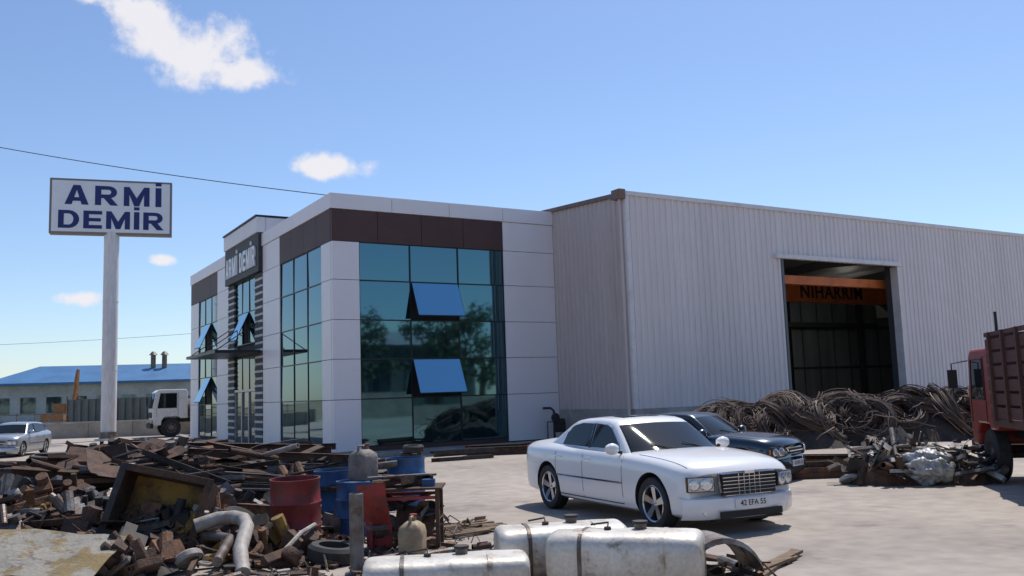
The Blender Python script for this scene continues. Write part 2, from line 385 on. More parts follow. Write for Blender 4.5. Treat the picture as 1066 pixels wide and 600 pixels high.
lt.obj('tube_lamps_and_fill',wh)
si=MB()
for _ in range(40):
    T=Matrix.Translation((R.uniform(32,55),R.uniform(36,43),R.uniform(.1,1.0)))@Matrix.Rotation(R.gauss(0,.1),4,'Z'); si.box((0,0,0),(R.uniform(3,6),.15,.15),rustB,T)
si.obj('stored_steel',wh)
# ------------------------------------------------------------------ pole sign
sp=yd(54,-24.1)
sg=empty('pole_sign',sp,math.atan2(-.2,.98))
m=MB(); m.cyl((0,0,0),(0,0,12.4),.43,poleM,n=24); m.cyl((0,0,0),(0,0,.12),.75,poleM,n=24); m.cyl((0,0,.1),(0,0,.5),.5,greyS,n=24)
for zz_ in (4.1,8.2): m.cyl((0,0,zz_),(0,0,zz_+.06),.45,poleM,n=24)
m.obj('post',sg)
m=MB(); m.bb((-3.40,-.35,12.25),(3.40,.35,15.60),frameBr); m.bb((-3.28,-.37,12.37),(3.28,.37,15.48),signW); m.obj('panel',sg,bevel=.04)
letters('lettering_top','ARMİ',1.18,1.25,.34,basis((.1,-.375,14.02),(1,0,0),(0,0,1),(0,-1,0)),sg,signBl,.01)
letters('lettering_bottom','DEMİR',1.08,1.14,.22,basis((.0,-.375,12.58),(1,0,0),(0,0,1),(0,-1,0)),sg,signBl,.01)
# ------------------------------------------------------------------ cars
def lin(keys,x):
    if x<=keys[0][0]: return keys[0][1:]
    for a,b in zip(keys[:-1],keys[1:]):
        if x<=b[0]:
            t=(x-a[0])/(b[0]-a[0]); return tuple(p+(q-p)*t for p,q in zip(a[1:],b[1:]))
    return keys[-1][1:]
def herm(keys,x):
    n=len(keys)
    if x<=keys[0][0]: return keys[0][1:]
    if x>=keys[-1][0]: return keys[-1][1:]
    for i in range(n-1):
        if x<=keys[i+1][0]: break
    a,b=keys[i],keys[i+1]; h=b[0]-a[0]; t=(x-a[0])/h; out=[]
    for k in range(1,len(a)):
        s=(b[k]-a[k])/h
        s0=(a[k]-keys[i-1][k])/(a[0]-keys[i-1][0]) if i>0 else s
        s1=(keys[i+2][k]-b[k])/(keys[i+2][0]-b[0]) if i<n-2 else s
        m0=0 if s0*s<=0 else 2*s0*s/(s0+s); m1=0 if s1*s<=0 else 2*s1*s/(s1+s)
        out.append((2*t**3-3*t*t+1)*a[k]+(t**3-2*t*t+t)*h*m0+(-2*t**3+3*t*t)*b[k]+(t**3-t*t)*h*m1)
    return tuple(out)
BODY=[(-2.605,.40,.88,.92,.78),(-2.58,.32,.96,1.02,.845),(-2.48,.27,1.0,1.085,.89),(-2.1,.25,1.01,1.12,.925),(-1.6,.23,1.01,1.125,.94),(-.5,.21,.995,1.04,.945),(.6,.21,.975,1.02,.945),(1.0,.21,.96,1.035,.943),(1.5,.21,.93,1.01,.94),(2.0,.22,.875,.96,.93),(2.22,.23,.83,.915,.91),(2.34,.26,.785,.865,.875),(2.395,.30,.73,.80,.83)]
ROOF=[(-1.80,1.09),(-1.66,1.15),(-1.12,1.40),(-.98,1.445),(-.7,1.475),(-.3,1.485),(.05,1.468),(.22,1.435),(.32,1.385),(1.02,1.0),(1.06,.98)]
ROOFH=[(-2.25,1.0),(-2.15,1.1),(-1.85,1.38),(-1.75,1.43),(-1.2,1.46),(-.3,1.475),(.08,1.455),(.26,1.42),(.36,1.37),(1.02,1.0),(1.06,.98)]
def car(name,paint,loc,hd,sx=1.,sz=1.,sw=1.,wr=.36,roof=ROOF,grand=True,rear=-2.605,rim=rimM):
    E=empty(name,loc,hd)
    def W(x,y,z):
        if x>1.7: x-=.21*((x-1.7)/.69)**1.5*(abs(y)/.93)**2.5
        if x<-1.9: x+=.14*((-1.9-x)/.7)**1.5*(abs(y)/.93)**2.5
        return Vector((x*sx,y*sw,wr+(z-.36)*sz))
    def sec(x):
        zb,zs,zc,w=herm(BODY,x)
        return [(0,zb),(w*.88,zb),(w*.95,zb+.04),(w*.98,zb+.13),(w*.995,zb+.30),(w*1.0,zs-.24),(w*.99,zs-.12),(w*.968,zs-.045),(w*.925,zs+.0),(w*.86,zs+(zc-zs)*.35),(w*.76,zs+(zc-zs)*.68),(w*.45,zs+(zc-zs)*.94),(0,zc)]
    xs=[]
    for a,b in zip(BODY[:-1],BODY[1:]):
        n=max(1,int((b[0]-a[0])/.08)); xs+= [a[0]+(b[0]-a[0])*q/n for q in range(n)]
    xs.append(BODY[-1][0]); xs=[x for x in xs if x>=rear-.001]
    m=MB(); vs=[];ring=None
    for x in xs:
        h=sec(x); full_=h+[(-y,z) for y,z in h[-2:0:-1]]
        ring=len(full_)
        vs+=[W(x,y,z) for y,z in full_]
    fs=[]
    for i_ in range(len(xs)-1):
        for k in range(ring): fs.append((i_*ring+k,(i_+1)*ring+k,(i_+1)*ring+(k+1)%ring,i_*ring+(k+1)%ring))
    fs+=[tuple(range(ring)),tuple(range((len(xs)-1)*ring,len(xs)*ring))[::-1]]
    m.add(vs,fs,paint,True); m.mi(seam)
    o=m.obj('body',E,fixn=True)
    cutters=[]
    wx=(1.525*sx,-1.525*sx)
    for a in wx:
        for sgn in(-1,1):
            q=MB(); q.mi(paint); q.mi(seam); q.cyl((a,sgn*.60,wr+.01),(a,sgn*1.3,wr+.01),wr+.05,seam,n=40); qo=q.obj('cut',fixn=True); cutters.append(qo)
            qo.parent=E
            bo=o.modifiers.new('b','BOOLEAN'); bo.operation='DIFFERENCE'; bo.object=qo; bo.solver='EXACT'
    bpy.context.view_layer.update()
    dg=bpy.context.evaluated_depsgraph_get(); me=bpy.data.meshes.new_from_object(o.evaluated_get(dg))
    o.modifiers.clear(); o.data=me
    for qo in cutters: bpy.data.objects.remove(qo)
    sharpen(me,32)
    ys=lambda z:.80-(max(z,.9)-1.0)*.38
    gx=[]
    for a,b in zip(roof[:-1],roof[1:]):
        n=max(1,int((b[0]-a[0])/.12)); gx+=[a[0]+(b[0]-a[0])*q/n for q in range(n)]
    gx.append(roof[-1][0])
    def G(x,y,z):
        f=max(0,min(1,(x-.0)/1.0)); x2=x-.20*f*(abs(y)/.75)**2
        f=max(0,min(1,(-.9-x)/.8)); x2+=.14*f*(abs(y)/.75)**2
        return Vector((x2*sx,y*sw,wr+(z-.36)*sz))
    m=MB(); prev=None
    for x in gx:
        zr=lin(roof,x)[0]; zt=zr-.065; yt=ys(zt)
        h=[(ys(.93),.90),(yt,zt),(yt-.022,zr-.035),(yt-.06,zr-.014),(yt-.10,zr-.004),(yt*.45,zr+.008),(0,zr+.014)]
        fullr=h+[(-y,z) for y,z in h[-2::-1]]
        pts=[G(x,y,z) for y,z in fullr]
        if prev:
            xm=(x+px_)/2; n_k=len(pts)-1
            for k in range(n_k):
                isg=(3<=k<=n_k-4) and (.31<xm<1.0 or (roof[1][0]<xm<roof[2][0]))
                m.add([prev[k],prev[k+1],pts[k+1],pts[k]],[(0,1,2,3)],carGl if isg else paint,True)
        prev=pts;px_=x
    bm_o=m.obj('cabin',E)
    me=bm_o.data; b_=bmesh.new(); b_.from_mesh(me); bmesh.ops.remove_doubles(b_,verts=b_.verts,dist=.0008); bmesh.ops.recalc_face_normals(b_,faces=b_.faces); b_.to_mesh(me); b_.free(); sharpen(me,30)
    m=MB()
    rx=roof[2][0]
    wins=[[(.70,1.035),(.60,1.12),(.22,1.335),(.02,1.385),(-.30,1.40),(-.30,1.035)],[(-.37,1.035),(-.37,1.402),(-.75,1.395),(rx+.12,1.35),(rx-.08,1.25),(rx-.16,1.05)]]
    for sgn in(-1,1):
        for w_ in wins:
            m.add([G(x,sgn*(ys(z)+.006),z) for x,z in w_],[tuple(range(len(w_)))],carGl)
            m.tube([G(x,sgn*(ys(z)+.007),z) for x,z in w_],.007,chrome if grand else seam,n=5,closed=True)
        m.add([G(x,sgn*(ys(z)+.005),z) for x,z in ((-.305,1.035),(-.305,1.40),(-.365,1.40),(-.365,1.035))],[(0,1,2,3)],seam)
    m.obj('side_windows',E,fixn=False)
    m=MB()
    def side(x,z,o=.003):
        h=sec(x)
        for (ya,za),(yb,zb2) in zip(h[1:9],h[2:10]):
            if za<=z<=zb2 and zb2>za: return ya+(yb-ya)*(z-za)/(zb2-za)+o
        return h[4][0]+o
    for sgn in(-1,1):
        for x in (.80,-.34,-1.22):
            zz=[.30,.42,.55,.68,.80,.90,.955]
            for za,zb2 in zip(zz[:-1],zz[1:]):
                m.add([W(x-.005,sgn*side(x,za),za),W(x+.005,sgn*side(x,za),za),W(x+.005,sgn*side(x,zb2),zb2),W(x-.005,sgn*side(x,zb2),zb2)],[(0,1,2,3)],seam)
        st=[(.80-.1*q) for q in range(21)]
        for a,b in zip(st[:-1],st[1:]):
            m.add([W(a,sgn*side(a,.285),.285),W(b,sgn*side(b,.285),.285),W(b,sgn*side(b,.30),.30),W(a,sgn*side(a,.30),.30)],[(0,1,2,3)],seam)
            m.add([W(a,sgn*side(a,.58,.006),.575),W(b,sgn*side(b,.58,.006),.575),W(b,sgn*side(b,.6,.006),.60),W(a,sgn*side(a,.6,.006),.60)],[(0,1,2,3)],chrome if grand else seam)
        for x in (-.20,-1.10): m.tube([W(x-.09,sgn*side(x,.88,.01),.88),W(x-.05,sgn*side(x,.88,.035),.885),W(x+.05,sgn*side(x,.88,.035),.885),W(x+.09,sgn*side(x,.88,.01),.88)],.012,chrome if grand else paint)
        mc=W(.66,sgn*.99,1.06)
        m.lathe([(.0,-.10),(.05,-.095),(.075,-.05),(.085,0),(.075,.05),(.05,.085),(0,.09)],mc,(0.15,1,0),paint,n=14)
        m.tube([W(.68,sgn*.84,1.0),W(.67,sgn*.93,1.03)],.025,seam)
        m.box(W(-2.50,sgn*.74,.90),(.14,.16,.20),redL)
        a=math.atan2(.34,1)*sgn
        Hm=Matrix.Translation(W(2.348,sgn*.675,.655))@Matrix.Rotation(a,4,'Z')
        m.box((0,0,0),(.12,.36,.19),seam,Hm); m.box((.004,0,0),(.12,.34,.17),housM,Hm)
        for y,hh in ((-.08,.075),(.085,.067)):
            m.lathe([(0,.010),(hh*.5,.014),(hh*.8,.012),(hh,.004),(hh,-.01)],(.066,y*sgn,0),(1,0,0),lensM,n=18,T=Hm)
            m.lathe([(hh,-.01),(hh+.004,.012),(hh+.010,.006),(hh+.010,-.02)],(.064,y*sgn,0),(1,0,0),chrome,n=18,T=Hm)
        m.box((-.02,sgn*.174,0),(.10,.02,.10),amber,Hm)
        m.lathe([(0,.02),(.04,.015),(.05,0),(.055,-.04)],W(2.44,sgn*.66,.31),(1,sgn*.2,0),lensM,n=14)
    for sgn in(-1,1):
        pts=[]
        for q in range(12):
            x=1.08+q*.105; h=sec(x); pts.append(W(x,sgn*h[9][0]*.985,h[9][1]+.005))
        m.tube(pts,.0045,seam,n=4)
    m.tube([G(1.0,.45,1.02),G(.86,.1,1.125)],.008,seam,n=5); m.tube([G(1.0,-.1,1.035),G(.86,-.42,1.11)],.008,seam,n=5)
    if grand:
        a,b=-.42,.0
        m.add([G(a,-.36,lin(roof,a)[0]+.018),G(b,-.36,lin(roof,b)[0]+.020),G(b,.36,lin(roof,b)[0]+.020),G(a,.36,lin(roof,a)[0]+.018)],[(0,1,2,3)],carGl)
    fx=2.395
    prof=[(-.10,.195),(.0,.205),(.045,.25),(.06,.34),(.06,.41),(.045,.465),(.0,.49),(-.10,.50)]
    rows_=[]
    for q in range(25):
        y=-.91+1.82*q/24; rows_.append([W(fx,y,z)+Vector((o_-(.30*max(0,abs(y)-.72)),0,0)) for o_,z in prof])
    vs=[v for r_ in rows_ for v in r_]; n=len(prof)
    m.add(vs,[(i_*n+k,(i_+1)*n+k,(i_+1)*n+k+1,i_*n+k+1) for i_ in range(24) for k in range(n-1)],paint,True)
    m.box(W(fx+.052,0,.265),(.03,1.0*sw,.085),seam); m.box(W(fx-.06,0,.19),(.12,1.1*sw,.03),seam)
    gw,gz0,gz1=(.43,.505,.775) if grand else (.34,.60,.71)
    m.box(W(fx+.01,0,(gz0+gz1)/2),(.05,2*gw*sw,(gz1-gz0)*sz),seam)
    loop=[W(fx+.03,-gw,gz0+.05),W(fx+.03,-gw+.06,gz0),W(fx+.03,gw-.06,gz0),W(fx+.03,gw,gz0+.05),W(fx+.01,gw+.03,gz1),W(fx+.015,-gw-.03,gz1)]
    m.tube(loop,.016,chrome,n=6,closed=True)
    if grand:
        for q in range(1,6): m.box(W(fx+.035,0,gz0+(gz1-gz0)*q/6),(.02,2*gw,.009),chrome)
        for q in range(1,10): m.box(W(fx+.033,-gw+2*gw*q/10,(gz0+gz1)/2),(.02,.009,gz1-gz0),chrome)
        m.box(W(fx+.045,0,gz1+.01),(.02,.16,.035),chrome)
    else:
        m.box(W(fx+.035,0,.655),(.02,2*gw*.96,.02),chrome)
    m.box(W(fx+.065,0,.395),(.012,.53,.12),plate)
    m.box(W(fx+.072,-.245,.395),(.004,.035,.11),signBl)
    o=m.obj('trim_and_lamps',E)
    text('plate_text','42 EFA 55',.10,ink,E,basis(W(fx+.073,.02,.395),(0,1,0),(0,0,1),(1,0,0)),.001,.001)
    m=MB()
    for a in wx:
        for sgn in(-1,1):
            c_=Vector((a,sgn*(.93*sw-.115),wr)); ax=(0,sgn,0); r_=wr/.36
            m.lathe([(.245*r_,-.10),(.29*r_,-.115),(.34*r_,-.11),(.358*r_,-.08),(.36*r_,0),(.358*r_,.08),(.34*r_,.108),(.29*r_,.115),(.25*r_,.10)],c_,ax,blackM,n=40)
            m.lathe([(.25*r_,.10),(.24*r_,.108),(.225*r_,.095),(.215*r_,.03),(.215*r_,-.05)],c_,ax,rim,n=36)
            m.lathe([(0,-.0),(.16*r_,0.0),(.17*r_,-.02),(.22*r_,-.04)],c_,ax,blkS,n=24)
            m.lathe([(0,.075),(.03,.073),(.05,.06),(.06,.03)],c_,ax,rim,n=16)
            for q in range(5):
                th=2*math.pi*q/5+.3; dd=Vector((math.cos(th),0,math.sin(th))); tt=Vector((-math.sin(th),0,math.cos(th))); nn=Vector(ax)
                w0,w1=.033,.048
                p=[c_+dd*.04-tt*w0+nn*.065,c_+dd*.04+tt*w0+nn*.065,c_+dd*.228*r_+tt*w1+nn*.092,c_+dd*.228*r_-tt*w1+nn*.092]
                p2=[v-nn*.045 for v in p]
                m.add(p+p2,[(0,1,2,3),(4,7,6,5),(0,3,7,4),(1,5,6,2)],rim)
    m.obj('wheels',E)
    return E
car('parked_car',paintW,(9.09,11.19,.004),math.atan2(-.995,-.103))
car('parked_car',paintD,(13.55,14.85,.004),math.atan2(-.94,.34),sx=.88,sz=.94,sw=.93,wr=.32,grand=False)
fh=yd(39.4,-21.6)
car('parked_car',paintS,(fh.x,fh.y,.004),math.atan2(-HY,-HX)+.12,sx=.80,sz=1.0,sw=.90,wr=.30,roof=ROOFH,grand=False,rear=-2.48)
# ------------------------------------------------------------------ trucks
def wheel(m,c,r,w,sgn,hub):
    m.lathe([(r*.55,-w/2),(r*.9,-w/2),(r,-w*.35),(r,w*.35),(r*.9,w/2),(r*.58,w/2)],c,(0,sgn,0),blackM,n=28)
    m.lathe([(r*.58,w/2),(r*.52,w*.3),(r*.3,w*.1),(r*.28,w*.35),(0,w*.38)],c,(0,sgn,0),hub,n=24)
def truck(name,loc,hd,cabM,bodyM,slats=True,blen=4.8,bh=1.65):
    E=empty(name,loc,hd)
    m=MB()
    m.prism([(-.02,.62),(.03,1.45),(-.14,2.32),(-.30,2.45),(-1.62,2.45),(-1.70,2.3),(-1.70,.95),(-1.35,.95),(-1.25,1.05),(-.55,1.05),(-.42,.85),(-.40,.62)],-1.13,1.13,cabM)
    m.obj('cab',E,bevel=.05,fixn=True)
    m=MB()
    m.add([(.037,-1.0,1.5),(.037,1.0,1.5),(-.125,.96,2.27),(-.125,-.96,2.27)],[(0,1,2,3)],carGl)
    for s_ in(-1,1):
        y=s_*1.136
        m.add([(-.22,y,1.5),(-1.15,y,1.5),(-1.15,y,2.25),(-.36,y,2.25)],[(0,1,2,3)],carGl)
        m.tube([(-.22,y,1.5),(-1.15,y,1.5),(-1.15,y,2.25),(-.36,y,2.25)],.015,seam,n=5,closed=True)
        m.tube([(-.18,y,1.08),(-.18,y,1.5)],.008,seam,n=4); m.tube([(-1.22,y,1.08),(-1.22,y,2.3)],.008,seam,n=4)
        m.tube([(.0,s_*1.1,2.25),(.1,s_*1.38,2.2),(.1,s_*1.38,1.6),(.0,s_*1.12,1.5)],.014,seam,n=5)
        m.box((.1,s_*1.38,1.9),(.05,.17,.36),seam)
        m.lathe([(0,.03),(.08,.02),(.1,0),(.1,-.03)],(.06,s_*.85,.82),(1,0,0),lensM,n=16)
        m.box((.05,s_*1.04,.82),(.05,.1,.14),amber)
        m.box((-.55,s_*1.10,.45),(.35,.12,.05),seam)
        m.cyl((-2.3,s_*.62,.75),(-3.0,s_*.62,.75),.24,greyS)
    m.box((.05,0,.60),(.16,2.25,.24),seam); m.box((.035,0,1.15),(.03,1.5,.28),seam)
    m.bb((-1.7-blen,-.45,.75),(-.3,-.33,.95),blkS); m.bb((-1.7-blen,.33,.75),(-.3,.45,.95),blkS)
    for x in (-.90,-blen+.1):
        for s_ in(-1,1): wheel(m,(x,s_*.93,.48),.48,.26,s_,greyS)
        m.cyl((x,-.8,.48),(x,.8,.48),.07,blkS)
    m.obj('chassis_and_fittings',E)
    m=MB(); a,b=-1.85,-1.85-blen; z0=1.05
    m.bb((b,-1.2,z0),(a,1.2,z0+.14),bodyM)
    for s_ in(-1,1):
        n=max(2,int(bh/.22)) if slats else 1
        for k in range(n):
            h=bh/n; zz=z0+.15+k*h
            m.bb((b,s_*1.2-.02,zz),(a,s_*1.2+.02,zz+h-(.05 if slats else 0)),bodyM)
        k=0
        while b+.05+k*.8<a+.1:
            xx=min(b+.05+k*.8,a-.04); m.bb((xx-.04,s_*1.2+(.021 if s_>0 else -.07),z0+.1),(xx+.04,s_*1.2+(.07 if s_>0 else -.021),z0+bh+.22),bodyM); k+=1
        m.bb((b,s_*1.2-.03,z0+.15+bh),(a,s_*1.2+.03,z0+.22+bh),bodyM)
    m.bb((a-.05,-1.17,z0+.145),(a,1.17,z0+.22+bh),bodyM); m.bb((b,-1.17,z0+.145),(b+.05,1.17,z0+.22+bh),bodyM)
    if slats: m.cyl((a+.03,1.0,z0),(a+.03,1.0,z0+bh+.60),.025,blkS)
    m.obj('cargo_body',E)
    return E
p=yd(17.74,10.02); hv=yd(.97,.23)
tr=truck('cargo_truck',(p.x,p.y,.004),math.atan2(hv.y,hv.x),truckRed,slatM,True,5.2,1.42)
p=yd(56.5,-22.6); hv=yd(-.45,-.89)
truck('cargo_truck',(p.x,p.y,.004),math.atan2(hv.y,hv.x),truckW,paleS,False,5.5,.7).scale=(1.18,1.18,1.18)
# ------------------------------------------------------------------ far left background
E=empty('blue_roofed_building',yd(130,-58),-.25)
m=MB(); m.bb((-14,-7,0),(15,7,5.6),paleWall)
for k in range(9): m.bb((-13+k*3.1,-7.06,1.5),(-11.2+k*3.1,-7.005,3.6),glassD)
m.obj('walls',E)
m=MB(); m.add([(-14.6,-7.8,5.5),(15.6,-7.8,5.5),(15.6,7.8,5.5),(-14.6,7.8,5.5),(-9,0,8.0),(11,0,8.0)],[(0,1,5,4),(1,2,5),(2,3,4,5),(3,0,4)],blueRoof); m.bb((-14.7,-7.9,5.2),(15.7,7.9,5.498),blueRoof); m.obj('roof',E)
m=MB()
for x in (6,7.5): m.cyl((x,-2,7),(x,-2,9.3),.35,greyS); m.cyl((x,-2,9.2),(x,-2,9.7),.6,greyS,r2=.2)
m.obj('vents',E)
E=empty('distant_building',yd(150,-88),-.2); m=MB(); m.bb((-12,-6,0),(12,6,4.2),tanWall); m.bb((-12.4,-6.4,4.2),(12.4,6.4,4.6),blueRoof); m.bb((-11,-6.1,1),(-6,-6.02,3),glassD); m.obj('walls',E)
E=MB()
a=yd(60,-40);bq=yd(60,-19); d=(bq-a); L=d.length; Tm=basis(a,d/L,Vector((-d.y,d.x,0))/L,(0,0,1))
E.bb((0,0,0),(L,.25,.95),tanWall,Tm); E.bb((0,-.04,.951),(L,.29,1.05),plinth,Tm)
for k in range(8): E.bb((k*2.9,-.06,0),(k*2.9+.3,-.001,.95),tanWall,Tm)
E.obj('boundary_wall',fixn=True)
E=MB()
a=yd(62,-30.5);bq=yd(62,-17); d=(bq-a); L=d.length
corr(E,a,bq,(-HX,-HY,0),.1,2.55,fenceM,.5,.12); 
for k in range(7): q=a+d*k/6; E.cyl(q,(q.x,q.y,2.8),.06,greyS)
E.obj('sheet_fence')
E=MB()
for k in range(14):
    q=yd(66+R.random(),-46+k*1.2); E.cyl(q,(q.x,q.y,1.7),.05,greyS,n=6)
for z in (.5,1.1,1.6): E.tube([yd(66.5,-46,z),yd(66.5,-30,z)],.03,greyS,n=5)
E.obj('wire_fence')
E=empty('excavator',yd(82,-40.6),.9); E.scale=(.9,.9,.9); m=MB()
for s_ in(-1,1): m.prism([(-2,.15),(-1.8,0),(1.8,0),(2.1,.2),(2.1,.6),(1.8,.85),(-1.8,.85),(-2.1,.6)],s_*1.2-.3,s_*1.2+.3,blkS)
m.bb((-2.0,-1.2,.95),(1.2,1.2,1.7),excO); m.bb((.1,.2,1.7),(1.3,1.15,2.7),excO); m.bb((.2,1.151,1.8),(1.2,1.16,2.55),carGl)
m.obj('body',E,bevel=.05,fixn=True)
m=MB(); m.tube([(.6,-.3,1.6),(1.4,-.3,4.0),(1.7,-.3,6.0)],[.20,.26,.17],excO,n=6); m.tube([(1.7,-.3,6.1),(1.3,-.3,4.7),(1.7,-.3,3.2)],[.17,.18,.13],excO,n=6); m.cyl((1.0,-.3,2.4),(1.5,-.3,4.4),.07,chrome)
m.prism([(1.4,3.2),(1.9,3.3),(2.1,2.6),(1.6,2.2),(1.2,2.5)],-.6,.0,rustA); m.obj('boom',E,fixn=True)
def upole(p,h):
    m=MB(); m.cyl((0,0,0),(0,0,h),.16,greyS,r2=.1); m.bb((-.9,-.06,h-.5),(.9,.06,h-.38),greyS)
    for k in(-.8,0,.8): m.cyl((k,0,h-.38),(k,0,h-.15),.05,plast,n=8)
    m.obj('utility_pole',loc=p)
def cable(a,b_,sag):
    a=Vector(a);b_=Vector(b_);pts=[]
    for k in range(25):
        t=k/24;q=a.lerp(b_,t);q.z-=sag*4*t*(1-t);pts.append(q)
    m=MB(); m.tube(pts,.016,cableM,n=5); m.obj('overhead_cable')
q=yd(35,-24); upole(q,13.3); cable((q.x,q.y,13.2),(11.0,30.4,9.15),.18)
m=MB(); m.cyl((11.0,30.4,8.4),(11.0,30.4,9.2),.03,greyS); m.obj('cable_bracket',off)
q1=yd(95,-72); q2=yd(88,-26); upole(q1,9.2); upole(q2,9.2); cable((q1.x,q1.y,9.05),(q2.x,q2.y,9.05),.4)
# ------------------------------------------------------------------ scrap
SC=[rustA]*5+[rustB]*5+[rustC]*2+[greyS]*3+[blkS]*3+[paleS]
def rotm(c,yaw,pit,rol):
    return Matrix.Translation(c)@Matrix.Rotation(yaw,4,'Z')@Matrix.Rotation(pit,4,'Y')@Matrix.Rotation(rol,4,'X')
def plate_(m,T,w,h,M,amp=.05):
    n=6;off_=R.uniform(0,99);vs=[]
    for i_ in range(n+1):
        for j in range(n+1):
            x=(i_/n-.5)*w;y=(j/n-.5)*h; vs.append((x,y,amp*2*noise.noise(Vector((x*2.2+off_,y*2.2,off_)))))
    N=(n+1)**2
    vs+=[(x,y,z-.006) for x,y,z in vs]
    f=[(i_*(n+1)+j,(i_+1)*(n+1)+j,(i_+1)*(n+1)+j+1,i_*(n+1)+j+1) for i_ in range(n) for j in range(n)]
    m.add(vs,f+[tuple(N+a for a in q[::-1]) for q in f],M,False,T)
def piece(m,kind,T,L,M):
    if kind=='I':
        w=R.uniform(.06,.14);h=R.uniform(.08,.2);t=.012
        m.box((0,0,h/2),(L,w,t),M,T);m.box((0,0,-h/2),(L,w,t),M,T);m.box((0,0,0),(L,t,h-t),M,T)
    elif kind=='L':
        w=R.uniform(.04,.1); m.box((0,w/2,0),(L,w,.01),M,T); m.box((0,0,w/2),(L,.01,w),M,T)
    elif kind=='U':
        w=R.uniform(.06,.14); m.box((0,0,0),(L,w,.01),M,T); m.box((0,w/2,.03),(L,.01,.06),M,T); m.box((0,-w/2,.03),(L,.01,.06),M,T)
    elif kind=='F': m.box((0,0,0),(L,R.uniform(.05,.16),R.uniform(.008,.03)),M,T)
    elif kind=='B': m.box((0,0,0),(L,R.uniform(.05,.1),R.uniform(.05,.1)),M,T)
    elif kind=='P':
        r=R.uniform(.02,.07); m.lathe([(r*.8,-L/2),(r,-L/2),(r,L/2),(r*.8,L/2),(r*.8,-L/2)],(0,0,0),(1,0,0),M,n=10,T=T)
    elif kind=='R':
        b1=R.uniform(-.2,.2); m.tube([(-L/2,0,0),(-L/6,b1,0),(L/5,b1*.5,R.uniform(0,.15)),(L/2,0,0)],R.uniform(.006,.015),M,n=5,T=T)
    elif kind=='S': plate_(m,T,L*.6,L*R.uniform(.25,.5),M,.08)
    elif kind=='D':
        r=R.uniform(.08,.25);w=R.uniform(.03,.14); m.lathe([(r*.3,-w/2),(r*.9,-w/2),(r,-w*.3),(r,w*.3),(r*.9,w/2),(r*.7,w/2),(r*.6,w*.1),(r*.35,w*.1),(r*.3,w*.6),(r*.2,w*.6),(r*.2,-w/2),(r*.3,-w/2)],(0,0,0),(0,0,1),M,n=18,T=T)
    elif kind=='E':
        for _ in range(5): m.box((R.uniform(-.15,.15),R.uniform(-.12,.12),R.uniform(-.1,.12)),(R.uniform(.1,.35),R.uniform(.1,.3),R.uniform(.08,.3)),M,T)
        for _ in range(3): 
            a=Vector((R.uniform(-.2,.2),R.uniform(-.15,.15),0)); m.cyl(a,a+Vector((R.uniform(-.1,.1),R.uniform(-.1,.1),.28)),R.uniform(.03,.09),M,T=T,n=10)
def Hf(bl):
    def f(d,l):
        h=0
        for (cd_,cl,rd,rl,hh) in bl:
            q=((d-cd_)/rd)**2+((l-cl)/rl)**2
            if q<1: h=max(h,hh*(1-q)**.65)
        return h
    return f
def mound(m,H,dr,lr,step,M,rough=.12):
    nd_=int((dr[1]-dr[0])/step);nl=int((lr[1]-lr[0])/step);vs=[]
    for a in range(nd_+1):
        for b_ in range(nl+1):
            d=dr[0]+a*step;l=lr[0]+b_*step;h=H(d,l)
            z=h*.85+ (rough*noise.noise(Vector((d*3,l*3,1)))+rough*.6*noise.noise(Vector((d*9,l*9,5))) if h>.02 else -.05)
            vs.append(yd(d,l,z-.03))
    m.add(vs,[(a*(nl+1)+b_,a*(nl+1)+b_+1,(a+1)*(nl+1)+b_+1,(a+1)*(nl+1)+b_) for a in range(nd_) for b_ in range(nl)],M)
base_yaw=math.atan2(-HX,HY)
H1=Hf([(15.6,-6.5,3.0,2.7,1.12),(15.6,-4.7,2.6,1.9,1.0),(18.5,-7.2,2.6,2.4,1.0),(12.8,-7.2,2.2,2.2,.70),(13.0,-4.9,1.8,1.6,.55),(15.5,-9.4,3,2.4,.55)])
m=MB(); mound(m,H1,(10.5,22),(-13,-2.7),.22,rustA)
n_=0
while n_<760:
    d=R.uniform(10.6,21.5);l=R.uniform(-12.0,-2.8);h=H1(d,l)
    if h<.08: continue
    n_+=1
    kind=R.choice('IIILLUUFFFBBPPPRRSSDDE'); L=R.uniform(.4,1.6) if d<14 else R.uniform(.8,2.8)
    if l<-8: L*=.6
    if kind in'DE': L=.4
    yaw=base_yaw+R.gauss(.15,.55)
    T=rotm(yd(d,l,h*.9+R.uniform(.0,.12)),yaw,R.gauss(0,.14),R.uniform(-.6,.6))
    piece(m,kind,T,L,R.choice(SC))
for (d,l,z,yw,cnt,L) in ((15.5,-4.2,1.02,.12,9,3.0),(15.0,-6.2,1.1,-.1,10,3.0),(17,-5.2,1.12,.05,9,3.2),(13.6,-5.8,.85,.35,7,2.4),(16.2,-7.4,1.1,.2,8,2.4),(14.2,-3.8,.72,-.3,8,2.2)):
    for k in range(cnt):
        T=rotm(yd(d+R.uniform(-.5,.5),l+R.uniform(-.3,.3),z-R.uniform(0,.25)),base_yaw+yw+R.gauss(0,.07),R.gauss(.04,.05),R.uniform(-.3,.3))
        piece(m,R.choice('IULIB'),T,L*R.uniform(.7,1.1),R.choice([rustA,rustB,rustA,blkS]))
for _ in range(300):
    d=R.uniform(10.3,13.4);l=R.uniform(-7.2,-2.6)
    T=rotm(yd(d,l,max(.05,H1(d,l)*.9)+R.uniform(.0,.12)),R.uniform(0,6.3),R.gauss(0,.3),R.uniform(-1,1))
    piece(m,R.choice('FPRSDELB'),T,R.uniform(.2,.8),R.choice(SC+[paleS,greyS,greyS,yellowP]))
m.obj('scrap_metal_heap',origin=yd(15,-6))
m=MB()
